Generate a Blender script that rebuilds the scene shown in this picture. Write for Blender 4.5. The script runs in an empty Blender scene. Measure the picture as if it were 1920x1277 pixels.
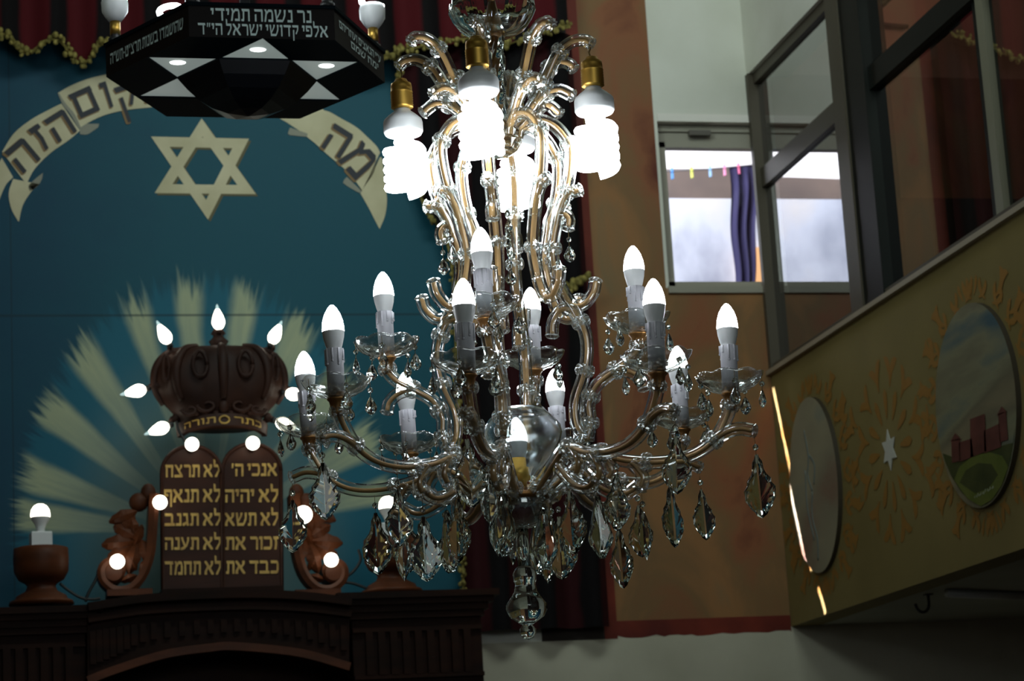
import bpy, bmesh, math, random
from math import sin, cos, pi, radians
from mathutils import Vector, Matrix
random.seed(7)
S = bpy.context.scene
COL = S.collection

# ------------------------------------------------------------------ camera
FPX = 4500.0
EYE = Vector((0, 0, 1.6))
AZ, PI_, RO = radians(13.3946), radians(12.5241), radians(-3.3194)
Fw = Vector((sin(AZ)*cos(PI_), cos(AZ)*cos(PI_), sin(PI_)))
r0 = Vector((cos(AZ), -sin(AZ), 0)); u0 = r0.cross(Fw)
Rt = r0*cos(RO) + u0*sin(RO); Up = -r0*sin(RO) + u0*cos(RO)
cd = bpy.data.cameras.new('camera'); cam = bpy.data.objects.new('camera', cd); COL.objects.link(cam)
cam.matrix_world = Matrix(((Rt.x, Up.x, -Fw.x, EYE.x), (Rt.y, Up.y, -Fw.y, EYE.y), (Rt.z, Up.z, -Fw.z, EYE.z), (0, 0, 0, 1)))
cd.sensor_width = 36; cd.lens = FPX/1920*36
cd.clip_end = 60; cd.clip_start = .1
cd.dof.use_dof = True; cd.dof.focus_distance = 3.95; cd.dof.aperture_fstop = 12
S.camera = cam

# ------------------------------------------------------------------ world, lights, exposure
wd = bpy.data.worlds.new('world'); S.world = wd; wd.use_nodes = True
wd.node_tree.nodes['Background'].inputs[0].default_value = (.75, .95, 1.0, 1)
wd.node_tree.nodes['Background'].inputs[1].default_value = .05
S.view_settings.view_transform = 'Standard'; S.view_settings.look = 'None'
S.view_settings.exposure = 0; S.view_settings.gamma = 1
try: S.view_settings.use_curve_mapping = False
except Exception: pass
cy = S.cycles
cy.max_bounces = 14; cy.transmission_bounces = 12; cy.glossy_bounces = 5; cy.diffuse_bounces = 3; cy.transparent_max_bounces = 24
cy.sample_clamp_indirect = 6; cy.use_denoising = True
cy.caustics_reflective = False; cy.caustics_refractive = True; cy.blur_glossy = .3

def area(name, loc, target, sx, sy, power, color, spread=180):
    l = bpy.data.lights.new(name, 'AREA'); l.shape = 'RECTANGLE'; l.size = sx; l.size_y = sy
    l.energy = power; l.color = color; l.spread = radians(spread)
    o = bpy.data.objects.new(name, l); COL.objects.link(o); o.location = loc
    o.rotation_euler = (Vector(target)-Vector(loc)).to_track_quat('-Z', 'Y').to_euler()
    return o
YW = 7.8          # back wall plane
XB = 2.778        # plane of the gallery side (parapet, glazing, wall above)
ZP0, ZP1, ZG = 2.372, 3.248, 4.351   # parapet foot, parapet top, glazing top
# unseen fill lamps added for daylight: high left, overhead, behind the camera
area('daylight_fill_left', (-1.6, 2.6, 5.3), (2.6, 7.2, 4.95), 1.6, .8, 11, (.84, 1.0, .95), 60)
area('daylight_fill_top', (1.6, 4.9, 5.6), (1.1, 7.8, 3.9), 1.8, .8, 32, (.86, 1.0, .96), 150)
area('daylight_fill_back', (1.2, -2.4, 3.6), (1.0, 4.0, 2.5), 2.6, 1.6, 13, (.9, 1.0, .98), 120)
# light in the air shaft outside the window
area('daylight_shaft', (1.6, YW+.9, 5.9), (2.3, YW+2.6, 3.9), 2.4, .8, 270, (.93, .95, 1.0))
area('gallery_fill_light', (4.2, 6.4, 4.9), (3.6, 7.8, 4.5), .5, .3, 5.0, (1.0, .72, .55))  # unseen warm lamp added to brighten the gallery end wall
# sliver of low sun that grazes the gallery parapet
def sun_sliver(a, b, w, power, name):
    a, b = Vector(a), Vector(b); mid = (a+b)/2
    l = bpy.data.lights.new(name, 'AREA'); l.shape = 'RECTANGLE'; l.size = w; l.size_y = (b-a).length
    l.energy = power; l.color = (1.0, .90, .95); l.spread = radians(1.2)
    o = bpy.data.objects.new(name, l); COL.objects.link(o)
    z = Vector((-1, 0, 0)); y = (a-b).normalized(); x = y.cross(z)
    o.matrix_world = Matrix(((x.x, y.x, z.x, mid.x-.35), (x.y, y.y, z.y, mid.y), (x.z, y.z, z.z, mid.z), (0, 0, 0, 1)))
sun_sliver((XB, 7.783, 3.201), (XB, 7.552, 2.531),   .020, .42, 'sun_sliver_upper')
sun_sliver((XB, 7.500, 2.466), (XB, 7.455, 2.377),   .020, .055, 'sun_sliver_lower')

# ------------------------------------------------------------------ helpers: pixels of the photograph to points
def ray(px, py): return Fw*FPX + Rt*(px-960) + Up*(638.5-py)
def onY(px, py, Y): r = ray(px, py); return EYE + r*((Y-EYE.y)/r.y)
def onX(px, py, X): r = ray(px, py); return EYE + r*((X-EYE.x)/r.x)
def atD(px, py, d): return EYE + ray(px, py)*(d/FPX)

# ------------------------------------------------------------------ helpers: meshes
class MB:
    def __init__(s): s.v = []; s.f = []; s.m = []; s.s = []
    def add(s, vs, fs, mat=0, smooth=False):
        o = len(s.v); s.v += [tuple(v) for v in vs]
        for f in fs: s.f.append([i+o for i in f]); s.m.append(mat); s.s.append(smooth)
    def box(s, a, b, mat=0, M=None):
        x0, y0, z0 = a; x1, y1, z1 = b
        vs = [Vector(p) for p in ((x0,y0,z0),(x1,y0,z0),(x1,y1,z0),(x0,y1,z0),(x0,y0,z1),(x1,y0,z1),(x1,y1,z1),(x0,y1,z1))]
        if M: vs = [M @ v for v in vs]
        s.add(vs, [(0,3,2,1),(4,5,6,7),(0,1,5,4),(1,2,6,5),(2,3,7,6),(3,0,4,7)], mat)
    def prism(s, poly, n, mat=0, smooth=False):      # poly: 3D points, extruded by vector n
        n = Vector(n); k = len(poly); vs = [Vector(p) for p in poly]; vs += [v+n for v in vs]
        s.add(vs, [tuple(range(k))[::-1], tuple(range(k, 2*k))] + [(i, (i+1) % k, k+(i+1) % k, k+i) for i in range(k)], mat, smooth)
    def lathe(s, prof, n=24, mat=0, smooth=True, M=None, rmod=None, stag=False, cap=True):
        rows = []; vs = []
        for k, (r, z) in enumerate(prof):
            row = []
            for i in range(n):
                a = 2*pi*(i+(.5*(k % 2) if stag else 0))/n
                rr = r*(rmod(k, a) if rmod else 1)
                row.append(len(vs)); vs.append(Vector((rr*cos(a), rr*sin(a), z)))
            rows.append(row)
        fs = []
        for k in range(len(prof)-1):
            A, B = rows[k], rows[k+1]
            for i in range(n):
                j = (i+1) % n
                if stag:
                    if k % 2 == 0: fs += [(A[i], A[j], B[i]), (A[j], B[j], B[i])]
                    else: fs += [(A[i], A[j], B[j]), (A[i], B[j], B[i])]
                else: fs.append((A[i], A[j], B[j], B[i]))
        if cap:
            if prof[0][0] > 1e-6: fs.append(tuple(rows[0][::-1]))
            if prof[-1][0] > 1e-6: fs.append(tuple(rows[-1]))
        if M: vs = [M @ v for v in vs]
        s.add(vs, fs, mat, smooth)
    def sweep(s, path, section, mat=0, smooth=True, bn=None, scale=None, cap=True):
        P = [Vector(p) for p in path]; n = len(P); k = len(section); vs = []
        prev = None
        for i in range(n):
            t = (P[min(i+1, n-1)]-P[max(i-1, 0)]).normalized()
            if bn is not None: b = Vector(bn)
            else:
                if prev is None:
                    b = t.cross(Vector((0, 0, 1)));
                    if b.length < .05: b = t.cross(Vector((0, 1, 0)))
                else: b = prev
            b = (b - t*b.dot(t)).normalized(); prev = b
            nn = b.cross(t); q = scale(i/(n-1)) if scale else 1
            for (a, c) in section: vs.append(P[i] + nn*(a*q) + b*(c*q))
        fs = [(i*k+j, i*k+(j+1) % k, (i+1)*k+(j+1) % k, (i+1)*k+j) for i in range(n-1) for j in range(k)]
        if cap: fs += [tuple(range(k))[::-1], tuple(range((n-1)*k, n*k))]
        s.add(vs, fs, mat, smooth)
    def ball(s, c, r, mat=0, n=10, m=6, sc=(1, 1, 1), smooth=True):
        M = Matrix.Translation(Vector(c)) @ Matrix.Diagonal((sc[0], sc[1], sc[2], 1))
        s.lathe([(r*sin(pi*k/m), -r*cos(pi*k/m)) for k in range(m+1)], n, mat, smooth, M)
    def build(s, name, mats, parent=None, loc=None, hang=True):
        me = bpy.data.meshes.new(name)
        off = Vector((0, 0, 0))
        if parent is None and loc is not None: off = Vector(loc)
        elif parent is not None and loc is None: off = world_of(parent)      # vertices given in world space
        me.from_pydata([tuple(Vector(v)-off) for v in s.v], [], s.f)
        me.polygons.foreach_set('material_index', s.m); me.polygons.foreach_set('use_smooth', s.s)
        for m in (mats if isinstance(mats, (list, tuple)) else [mats]): me.materials.append(m)
        bm = bmesh.new(); bm.from_mesh(me); bmesh.ops.remove_doubles(bm, verts=bm.verts, dist=1e-6); bmesh.ops.recalc_face_normals(bm, faces=bm.faces); bm.to_mesh(me); bm.free()
        me.update()
        o = bpy.data.objects.new(name, me); COL.objects.link(o)
        if parent is not None: o.parent = parent
        if parent is None and loc is not None: o.location = loc
        return o
def world_of(o):
    p = Vector((0, 0, 0))
    while o is not None: p = p + Vector(o.location); o = o.parent
    return p
LOCAL = (0, 0, 0)                                    # pass as loc with a parent: vertices are already local
def circ(r, n, ry=None): return [(r*cos(2*pi*i/n), (ry or r)*sin(2*pi*i/n)) for i in range(n)]
def spline(pts, per=8):
    P = [Vector(p) for p in pts]; P = [P[0]*2-P[1]] + P + [P[-1]*2-P[-2]]; out = []
    for i in range(1, len(P)-2):
        a, b, c, d = P[i-1], P[i], P[i+1], P[i+2]
        for k in range(per):
            t = k/per
            out.append(.5*((2*b)+(c-a)*t+(2*a-5*b+4*c-d)*t*t+(3*b-a-3*c+d)*t*t*t))
    out.append(P[-2]); return out
def thing(name, label, cat, loc=(0, 0, 0), group=None, rz=0):
    o = bpy.data.objects.new(name, None); o.empty_display_size = .05; COL.objects.link(o)
    o.location = loc; o.rotation_euler = (0, 0, rz); return tag(o, label, cat, group)
def tag(o, label=None, cat=None, group=None, kind=None):
    if label: o['label'] = label
    if cat: o['category'] = cat
    if group: o['group'] = group
    if kind: o['kind'] = kind
    return o
def copy_tree(o, parent=None):
    c = o.copy(); COL.objects.link(c)
    if parent is not None: c.parent = parent
    for ch in list(o.children): copy_tree(ch, c)
    return c

# ------------------------------------------------------------------ helpers: materials
def srgb(r, g, b):
    f = lambda c: (c/255/12.92) if c/255 <= .04045 else ((c/255+.055)/1.055)**2.4
    return (f(r), f(g), f(b), 1)
def mat(name, col, rough=.6, metal=0, spec=.5, emit=None, strength=0):
    m = bpy.data.materials.new(name); m.use_nodes = True; b = m.node_tree.nodes['Principled BSDF']
    b.inputs['Base Color'].default_value = col if len(col) == 4 else (*col, 1)
    b.inputs['Roughness'].default_value = rough; b.inputs['Metallic'].default_value = metal
    b.inputs['Specular IOR Level'].default_value = spec
    if emit: b.inputs['Emission Color'].default_value = (*emit, 1); b.inputs['Emission Strength'].default_value = strength
    return m
def ND(m, t, **k):
    n = m.node_tree.nodes.new(t)
    for a, v in k.items(): setattr(n, a, v)
    return n
def LK(m, a, b): m.node_tree.links.new(a, b)
def noise_mat(name, cols, scale=6, rough=.7, detail=6, stretch=(1, 1, 1), bump=0, spec=.3, stops=None, dist=0):
    m = mat(name, cols[0], rough, spec=spec); b = m.node_tree.nodes['Principled BSDF']
    tc = ND(m, 'ShaderNodeTexCoord'); mp = ND(m, 'ShaderNodeMapping'); mp.inputs['Scale'].default_value = stretch
    nz = ND(m, 'ShaderNodeTexNoise'); nz.inputs['Scale'].default_value = scale; nz.inputs['Detail'].default_value = detail
    nz.inputs['Distortion'].default_value = dist
    cr = ND(m, 'ShaderNodeValToRGB'); e = cr.color_ramp.elements
    st = stops or [.3+.4*i/max(1, len(cols)-1) for i in range(len(cols))]
    e[0].position = st[0]; e[0].color = cols[0]; e[1].position = st[-1]; e[1].color = cols[-1]
    for p, c in list(zip(st, cols))[1:-1]: q = e.new(p); q.color = c
    LK(m, tc.outputs['Object'], mp.inputs[0]); LK(m, mp.outputs[0], nz.inputs['Vector']); LK(m, nz.outputs['Fac'], cr.inputs[0]); LK(m, cr.outputs[0], b.inputs['Base Color'])
    if bump:
        bp = ND(m, 'ShaderNodeBump'); bp.inputs['Strength'].default_value = bump; bp.inputs['Distance'].default_value = .01
        LK(m, nz.outputs['Fac'], bp.inputs['Height']); LK(m, bp.outputs[0], b.inputs['Normal'])
    return m
def crystal(name, col=(.97, 1, .99, 1), ior=1.55, rough=0):
    m = bpy.data.materials.new(name); m.use_nodes = True; nt = m.node_tree; nt.nodes.clear()
    o = nt.nodes.new('ShaderNodeOutputMaterial'); g = nt.nodes.new('ShaderNodeBsdfGlass')
    g.inputs['Color'].default_value = col; g.inputs['IOR'].default_value = ior; g.inputs['Roughness'].default_value = rough
    nt.links.new(g.outputs[0], o.inputs[0]); return m
def thin_glass(name, tint, f0, f1, rough=.03, power=4):
    m = bpy.data.materials.new(name); m.use_nodes = True; nt = m.node_tree; nt.nodes.clear()
    o = nt.nodes.new('ShaderNodeOutputMaterial'); t = nt.nodes.new('ShaderNodeBsdfTransparent'); g = nt.nodes.new('ShaderNodeBsdfGlossy')
    t.inputs[0].default_value = tint; g.inputs['Roughness'].default_value = rough; g.inputs[0].default_value = (1, 1, 1, 1)
    lw = nt.nodes.new('ShaderNodeLayerWeight'); lw.inputs[0].default_value = .5
    p = nt.nodes.new('ShaderNodeMath'); p.operation = 'POWER'; p.inputs[1].default_value = power
    a = nt.nodes.new('ShaderNodeMath'); a.operation = 'MULTIPLY_ADD'; a.inputs[1].default_value = f1; a.inputs[2].default_value = f0
    mx = nt.nodes.new('ShaderNodeMixShader'); L = nt.links.new
    L(lw.outputs['Facing'], p.inputs[0]); L(p.outputs[0], a.inputs[0]); L(a.outputs[0], mx.inputs[0])
    L(t.outputs[0], mx.inputs[1]); L(g.outputs[0], mx.inputs[2]); L(mx.outputs[0], o.inputs[0]); return m

M_crystal = crystal('cut_crystal')
M_bowl = crystal('pressed_glass', (.95, .99, .98, 1), 1.5)
M_tube = thin_glass('glass_tube', (.95, .97, .96, 1), .11, .88, .10, 2.0)
M_pan = thin_glass('cut_glass_pan', (.95, .98, .97, 1), .17, .8, .10, 1.5)
M_floret = thin_glass('pressed_floret_glass', (.90, .94, .93, 1), .30, .6, .16, 1.5)
M_vase = crystal('hazy_vase_glass', (.96, .99, 1, 1), 1.42, .10)
M_shade = thin_glass('vase_glass', (.90, .95, .97, 1), .10, .85, .06, 1.8)
M_gilt = mat('gilded_iron', srgb(190, 150, 98), .5, .2)
M_brass = mat('brass', srgb(214, 172, 84), .42, 1)
M_bronze = mat('antique_bronze', srgb(150, 108, 62), .4, .8)
M_wire = mat('thin_wire', srgb(120, 100, 60), .4, 1)
M_sleeve = mat('candle_sleeve_white', srgb(205, 205, 212), .5)
M_plastic = mat('white_plastic', srgb(225, 228, 228), .35)
M_glowC = mat('glowing_candle_dome', (1, 1, 1), .3, emit=(.90, .95, 1.0), strength=28)
M_glowS = mat('glowing_spiral_tube', (1, 1, 1), .3, emit=(.88, .95, 1.0), strength=20)
M_glowW = mat('glowing_warm_bulb', (1, 1, 1), .3, emit=(1.0, .93, .76), strength=5)
M_glowtip = mat('flame_bulb_clear_tip', srgb(200, 235, 235), .1, emit=(.6, .8, .8), strength=.6)
M_black = mat('black_metal', srgb(30, 30, 32), .4)

# ------------------------------------------------------------------ Hebrew lettering: each letter a set of brush strokes, letter height 1
_Y = [[(0,1),(0,.8),(.27,.8),(.27,1)]]
_K = [[(0,1),(.03,.8),(.55,.8),(.58,1)], [(.5,1),(.62,.95),(.70,.72),(.56,.72),(.5,.8)], [(.70,.72),(.70,.28),(.56,.28),(.56,.72)], [(.56,.28),(.70,.28),(.62,.05),(.5,0),(.5,.2)], [(0,0),(.55,0),(.58,.2),(0,.2)]]
GLY = {
'א': [[(0,1),(.17,1),(.86,.1),(.86,0),(.69,0),(0,.9)], [(.60,1),(.82,1),(.80,.76),(.54,.44),(.45,.56),(.62,.76)], [(0,0),(.22,0),(.20,.2),(.34,.50),(.25,.62),(.02,.24)]],
'ב': [[(0,1),(.04,.8),(.62,.8),(.62,1)], [(.55,1),(.66,.97),(.72,.85),(.72,.15),(.58,.15),(.58,.8)], [(0,0),(.88,0),(.85,.2),(0,.2)]],
'ג': [[(.04,1),(.07,.8),(.42,.8),(.42,1)], [(.29,.95),(.43,.95),(.48,.15),(.36,.15)], [(.36,.3),(.48,.25),(.54,0),(.38,0)], [(0,0),(0,.18),(.36,.34),(.40,.18),(.14,0)]],
'ד': [[(0,1),(.04,.8),(.82,.8),(.78,1)], [(.53,.85),(.67,.85),(.67,0),(.53,0)]],
'ה': [[(0,1),(.04,.8),(.72,.8),(.7,1)], [(.60,.98),(.74,.93),(.74,0),(.6,0)], [(.05,.58),(.19,.6),(.18,0),(.04,0)]],
'ו': _Y+[[(.13,.9),(.27,.9),(.26,0),(.13,0)]],
'ז': [[(0,1),(.04,.78),(.44,.82),(.42,1)], [(.13,.85),(.27,.85),(.31,.45),(.25,0),(.11,0),(.17,.45)]],
'ח': [[(0,1),(.04,.8),(.78,.8),(.75,1)], [(.07,.85),(.21,.85),(.21,0),(.07,0)], [(.6,.9),(.74,.9),(.74,0),(.6,0)]],
'ט': [[(.08,0),(.70,0),(.78,.2),(.08,.2)], [(.06,0),(.2,0),(.2,1),(0,1),(.06,.8)], [(.64,.1),(.78,.1),(.78,1),(.6,1)], [(.38,1),(.64,1),(.64,.82),(.42,.8)], [(.36,1),(.48,1),(.46,.6),(.36,.6)]],
'י': _Y+[[(.13,.85),(.27,.85),(.22,.48),(.1,.48)]],
'כ': _K,
'ל': [[(0,1.42),(.15,1.36),(.15,.9),(.02,.9)], [(.02,1),(.04,.8),(.58,.8),(.6,1)], [(.46,.9),(.6,.9),(.6,.58),(.30,0),(.14,0),(.15,.1),(.46,.55)]],
'מ': [[(.02,1),(.18,1),(.27,.8),(.15,0),(0,0),(.13,.75)], [(.22,.78),(.38,1),(.66,1),(.7,.8),(.4,.8),(.28,.62)], [(.62,1),(.73,.92),(.79,.6),(.79,.1),(.65,.1),(.65,.8)], [(.36,0),(.79,0),(.79,.19),(.36,.19)]],
'ם': [[(0,1),(.04,.8),(.76,.8),(.74,1)], [(.08,.85),(.22,.85),(.22,.1),(.08,.1)], [(.6,.95),(.74,.95),(.74,.1),(.6,.1)], [(.08,0),(.74,0),(.74,.19),(.08,.19)]],
'נ': [[(.08,1),(.12,.8),(.44,.8),(.44,1)], [(.31,.9),(.45,.9),(.45,.1),(.31,.1)], [(0,0),(.46,0),(.46,.19),(0,.19)]],
'ע': [[(.56,1),(.73,1),(.70,.7),(.52,.25),(.40,.25),(.58,.75)], [(0,1),(.18,1),(.20,.8),(.48,.24),(.34,.14),(.07,.8)], [(0,-.04),(0,.14),(.38,.32),(.52,.26),(.3,.04)]],
'פ': _K+[[(0,1),(.13,1),(.16,.5),(.04,.5)], [(.04,.48),(.36,.48),(.34,.64),(.08,.64)]],
'ף': [[(0,1),(.04,.8),(.60,.8),(.64,1)], [(.56,1),(.70,.93),(.68,-.35),(.56,-.35)], [(0,1),(.13,1),(.16,.5),(.04,.5)], [(.04,.48),(.36,.48),(.34,.64),(.08,.64)]],
'צ': [[(0,1),(.17,1),(.76,.18),(.6,.1)], [(0,0),(.78,0),(.76,.19),(0,.19)], [(.56,1),(.73,1),(.72,.82),(.46,.5),(.38,.6),(.56,.8)]],
'ק': [[(0,1),(.04,.8),(.66,.8),(.68,1)], [(.54,.9),(.68,.9),(.66,.6),(.46,.2),(.34,.24),(.54,.62)], [(.08,.58),(.22,.6),(.2,-.35),(.08,-.35)]],
'ר': [[(0,1),(.04,.8),(.5,.8),(.54,1)], [(.5,1),(.6,.96),(.67,.82),(.53,.8)], [(.53,.84),(.67,.84),(.67,0),(.53,0)]],
'ש': [[(.82,1),(1,1),(.95,.5),(.79,.12),(.66,.12),(.84,.6)], [(0,1),(.17,1),(.2,.5),(.27,.1),(.13,.1),(.06,.6)], [(.42,1),(.6,1),(.56,.8),(.26,.3),(.2,.4),(.42,.8)], [(.12,0),(.70,0),(.82,.2),(.14,.2)]],
'ת': [[(.04,1),(.08,.8),(.72,.8),(.7,1)], [(.6,.97),(.74,.92),(.74,0),(.6,0)], [(.14,.9),(.28,.9),(.25,.1),(.13,.1)], [(0,0),(0,.17),(.24,.2),(.24,0)]],
'׳': [[(.05,1.02),(.2,1.02),(.12,.66),(.04,.66)]], '״': [[(.05,1.02),(.19,1.02),(.12,.66),(.04,.66)], [(.27,1.02),(.41,1.02),(.34,.66),(.26,.66)]],
'-': [[(0,.42),(.28,.42),(.28,.58),(0,.58)]], ' ': []}
def letters_mesh(txt):
    vs, fs, x = [], [], 0
    for ch in txt[::-1]:
        g = GLY[ch]; wd = max((p[0] for st_ in g for p in st_), default=.28)
        for st_ in g:
            o = len(vs); vs += [(x+p[0], p[1]) for p in st_]; fs.append(tuple(range(o, o+len(st_))))
        x += wd+(.13 if g else .0)
    W_ = x-.13
    return [(p[0]/W_, p[1]) for p in vs], fs, W_
def letters(mb, txt, fn, m=0, bold=.0, th=.0015, nrm=None):
    """fn maps (u, v) in the unit square to a point; th gives the paint or gilding a little body along nrm;
    bold overlays copies shifted by that fraction of the letter height"""
    uv, fs, asp = letters_mesh(txt)
    nr = Vector(nrm) if nrm is not None else (Vector(fn(1, 0))-Vector(fn(0, 0))).cross(Vector(fn(0, 1))-Vector(fn(0, 0))).normalized()
    sh = [(0, 0)] if not bold else [(0, 0), (bold, 0), (-bold, 0), (0, bold*.8), (0, -bold*.8)]
    for q, (dx, dy) in enumerate(sh):
        for t_, f in enumerate(fs):
            mb.add([Vector(fn(uv[i][0]+dx/asp, uv[i][1]+dy))+nr*((th if nrm is not None else 0)+.00006*q+.00003*(t_ % 4)) for i in f], [tuple(range(len(f)))], m)
def quad(bl, br, tl, tr):
    bl, br, tl, tr = Vector(bl), Vector(br), Vector(tl), Vector(tr)
    return lambda u, v: (bl*(1-u)+br*u)*(1-v) + (tl*(1-u)+tr*u)*v

# ================================================================== SETTING
white_pl = noise_mat('white_plaster', [srgb(205, 205, 192), srgb(222, 222, 212)], 3, .85)
dirty_pl = noise_mat('lower_white_plaster', [srgb(176, 172, 152), srgb(202, 198, 178)], 2.5, .85)
marble = noise_mat('faux_marble_paint', [srgb(92, 40, 26), srgb(134, 84, 54), srgb(124, 94, 60), srgb(146, 104, 64), srgb(112, 104, 76)], 2.4, .55, 7, (1, 1, .55), stops=[.3, .42, .52, .62, .74], dist=1.2)
redband = noise_mat('red_painted_band', [srgb(80, 24, 16), srgb(128, 48, 30)], 5, .55)
concrete = noise_mat('slab_underside_paint', [srgb(150, 150, 138), srgb(178, 180, 170)], 1.6, .8)
pinkpl = noise_mat('gallery_pink_plaster', [srgb(168, 128, 112), srgb(182, 142, 126)], 2, .8)
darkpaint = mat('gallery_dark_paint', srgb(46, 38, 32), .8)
floor_m = noise_mat('stone_floor', [srgb(84, 72, 60), srgb(112, 98, 82)], 3, .5)
XL, XPIL, XPW = -2.6, 2.118, 2.420
ZL0, ZWB, ZWT, ZC = 2.381, 3.566, 4.204, 5.7
w = MB()
def wq(x0, x1, z0, z1, m, y=YW): w.add([(x0, y, z0), (x1, y, z0), (x1, y, z1), (x0, y, z1)], [(0, 1, 2, 3)], m)
wq(XL, 1.5, 0, ZC, 0); wq(1.5, 1.9, ZL0-.03, ZC, 0); wq(1.5, XPIL, 0, ZL0-.03, 1); wq(1.9, XPIL, ZL0-.03, ZC, 4)                       # plain wall behind curtain, mural and ark
wq(XPIL, XB, 0, ZL0-.03, 1); wq(XB, 4.8, 0, ZP0+.001, 1)                 # white lower wall
wq(XPIL, XPIL+.045, ZL0-.03, ZC, 3)          # red band
wq(XPIL+.045, XPW, ZL0+.03, ZC, 2)           # faux marble pier
wq(XPW, XB, ZL0+.03, ZWB, 2)
jag = [XPIL+.045]; x = jag[0]
while x < XB: x += random.uniform(.015, .05); jag.append(min(x, XB))
vs = []; fs = []
for i, x in enumerate(jag): vs += [(x, YW, ZL0+.03), (x, YW, ZL0-.03+.012*random.random())]
for i in range(len(jag)-1): fs.append((2*i+1, 2*i+3, 2*i+2, 2*i))
w.add(vs, fs, 3)
w.add([(XPIL+.045, YW+.001, ZL0-.03), (XB, YW+.001, ZL0-.03), (XB, YW+.001, ZL0+.03), (XPIL+.045, YW+.001, ZL0+.03)], [(0, 1, 2, 3)], 1)
wq(XPW, XB, ZWT, ZC, 0)
XW = XB+.09
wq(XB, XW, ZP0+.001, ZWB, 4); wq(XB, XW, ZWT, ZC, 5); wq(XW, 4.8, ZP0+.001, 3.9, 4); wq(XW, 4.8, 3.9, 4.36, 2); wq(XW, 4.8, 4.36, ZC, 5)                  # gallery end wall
wq(XPW, XPW+.012, ZWB, ZWT, 0)
# window reveals
RV = .16
w.add([(XPW+.012, YW, ZWB), (XPW+.012, YW+RV, ZWB), (XPW+.012, YW+RV, ZWT), (XPW+.012, YW, ZWT)], [(0, 1, 2, 3)], 0)
w.add([(XPW+.012, YW, ZWT), (XPW+.012, YW+RV, ZWT), (XW, YW+RV, ZWT), (XW, YW, ZWT)], [(0, 1, 2, 3)], 0)
w.add([(XPW+.012, YW, ZWB), (XW, YW, ZWB), (XW, YW+RV, ZWB), (XPW+.012, YW+RV, ZWB)], [(0, 1, 2, 3)], 0)
w.add([(XW, YW, ZWB), (XW, YW, ZWT), (XW, YW+RV, ZWT), (XW, YW+RV, ZWB)], [(0, 1, 2, 3)], 0)
tag(w.build('wall_back', [white_pl, dirty_pl, marble, redband, darkpaint, pinkpl]), kind='structure')
w = MB(); w.box((XB, 1.0, ZG), (XB+.16, YW, ZC)); tag(w.build('wall_right', white_pl), kind='structure')
w = MB(); w.box((XB+2.0, 1.0, 0), (XB+2.1, YW, ZC)); tag(w.build('wall_gallery', noise_mat('gallery_pink_wall', [srgb(150, 118, 104), srgb(165, 132, 118)], 2, .8)), kind='structure')
w = MB(); w.box((XL-.1, -3, 0), (XL, YW, ZC)); tag(w.build('wall_left', noise_mat('left_wall_paint', [srgb(120, 88, 56), srgb(138, 104, 68)], 2, .8)), kind='structure')
w = MB(); w.box((XL-.1, -3, -.1), (XB+2.1, YW+.05, 0)); tag(w.build('floor', floor_m), kind='structure')
w = MB(); w.box((XL-.1, -3, ZC), (XB+2.1, YW+.05, ZC+.1)); tag(w.build('ceiling', noise_mat('ceiling_paint', [srgb(150, 150, 140), srgb(165, 165, 155)], 2, .85)), kind='structure')
w = MB(); w.box((XB+.101, 1.0, ZP0), (XB+2.0, YW, ZP0+.12)); tag(w.build('trim_1', concrete), kind='structure')   # gallery slab

# window
frame_m = mat('beige_window_frame', srgb(150, 146, 132), .5)
win = MB(); y0, y1 = YW+.03, YW+.09
wx0, wx1 = XPW+.012, XW
zt = onY(1300, 236, YW).z; ztr = onY(1300, 262, YW).z
win.box((wx0, y0, zt-.012), (wx1, y1, zt+.012)); win.box((wx0, y0+.01, ztr), (wx1, y1, zt-.012))
win.box((wx0, y0, ztr-.02), (wx1, y1-.02, ztr))
win.box((wx0, y0, ZWB), (wx0+.032, y1, ztr)); pass
win.box((wx0, y0, ZWB), (wx1, y1, ZWB+.03)); win.box((wx0-.005, YW-.012, ZWB-.02), (wx1, y0, ZWB+.004))
wo = tag(win.build('window_1', frame_m), kind='structure')
lin = MB(); lin.box((wx0, YW-.006, zt+.014), (wx1, YW+.10, ZWT-.001)); lin.build('window_lintel', mat('white_lintel', srgb(232, 228, 220), .7), wo)
pane = MB(); pane.box((wx0+.03, y0+.02, ZWB+.028), (wx1-.002, y0+.026, ztr-.018))
pane.build('window_pane', thin_glass('clear_pane', (.97, .98, .98, 1), .03, .6, .02, 4), wo)
h = MB(); h.box((wx0+.12, y0-.02, zt-.03), (wx0+.2, y0, zt-.012)); h.build('window_latch', mat('latch_grey', srgb(90, 85, 78), .5), wo)

# outside: neighbour wall, white sky sheet, washing line
YO = YW+2.2
ext = MB()
zb = onY(1320, 372, YO).z; zt2 = onY(1320, 322, YO).z
ext.add([(1.2, YO, 2.4), (5, YO, 2.4), (5, YO, zb), (1.2, YO, zb)], [(0, 1, 2, 3)], 0)
ext.add([(1.2, YO, zb), (5, YO, zb), (5, YO, zt2+.06), (1.2, YO, zt2-.04)], [(0, 1, 2, 3)], 1)
ext.add([(1.2, YO+.4, zt2-.1), (5, YO+.4, zt2-.1), (5, YO+.4, 7), (1.2, YO+.4, 7)], [(0, 1, 2, 3)], 2)  # white sheet added behind the wall to stand for the bright sky
ext.add([(1.2, YO, zt2-.04), (5, YO, zt2+.06), (5, YO+.4, zt2+.06), (1.2, YO+.4, zt2-.04)], [(0, 1, 2, 3)], 1)
px0 = onY(1398, 420, YO-.02).x
ext.box((px0-.03, YO-.06, 2.4), (px0+.10, YO, onY(1400, 470, YO).z), 3)
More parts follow.
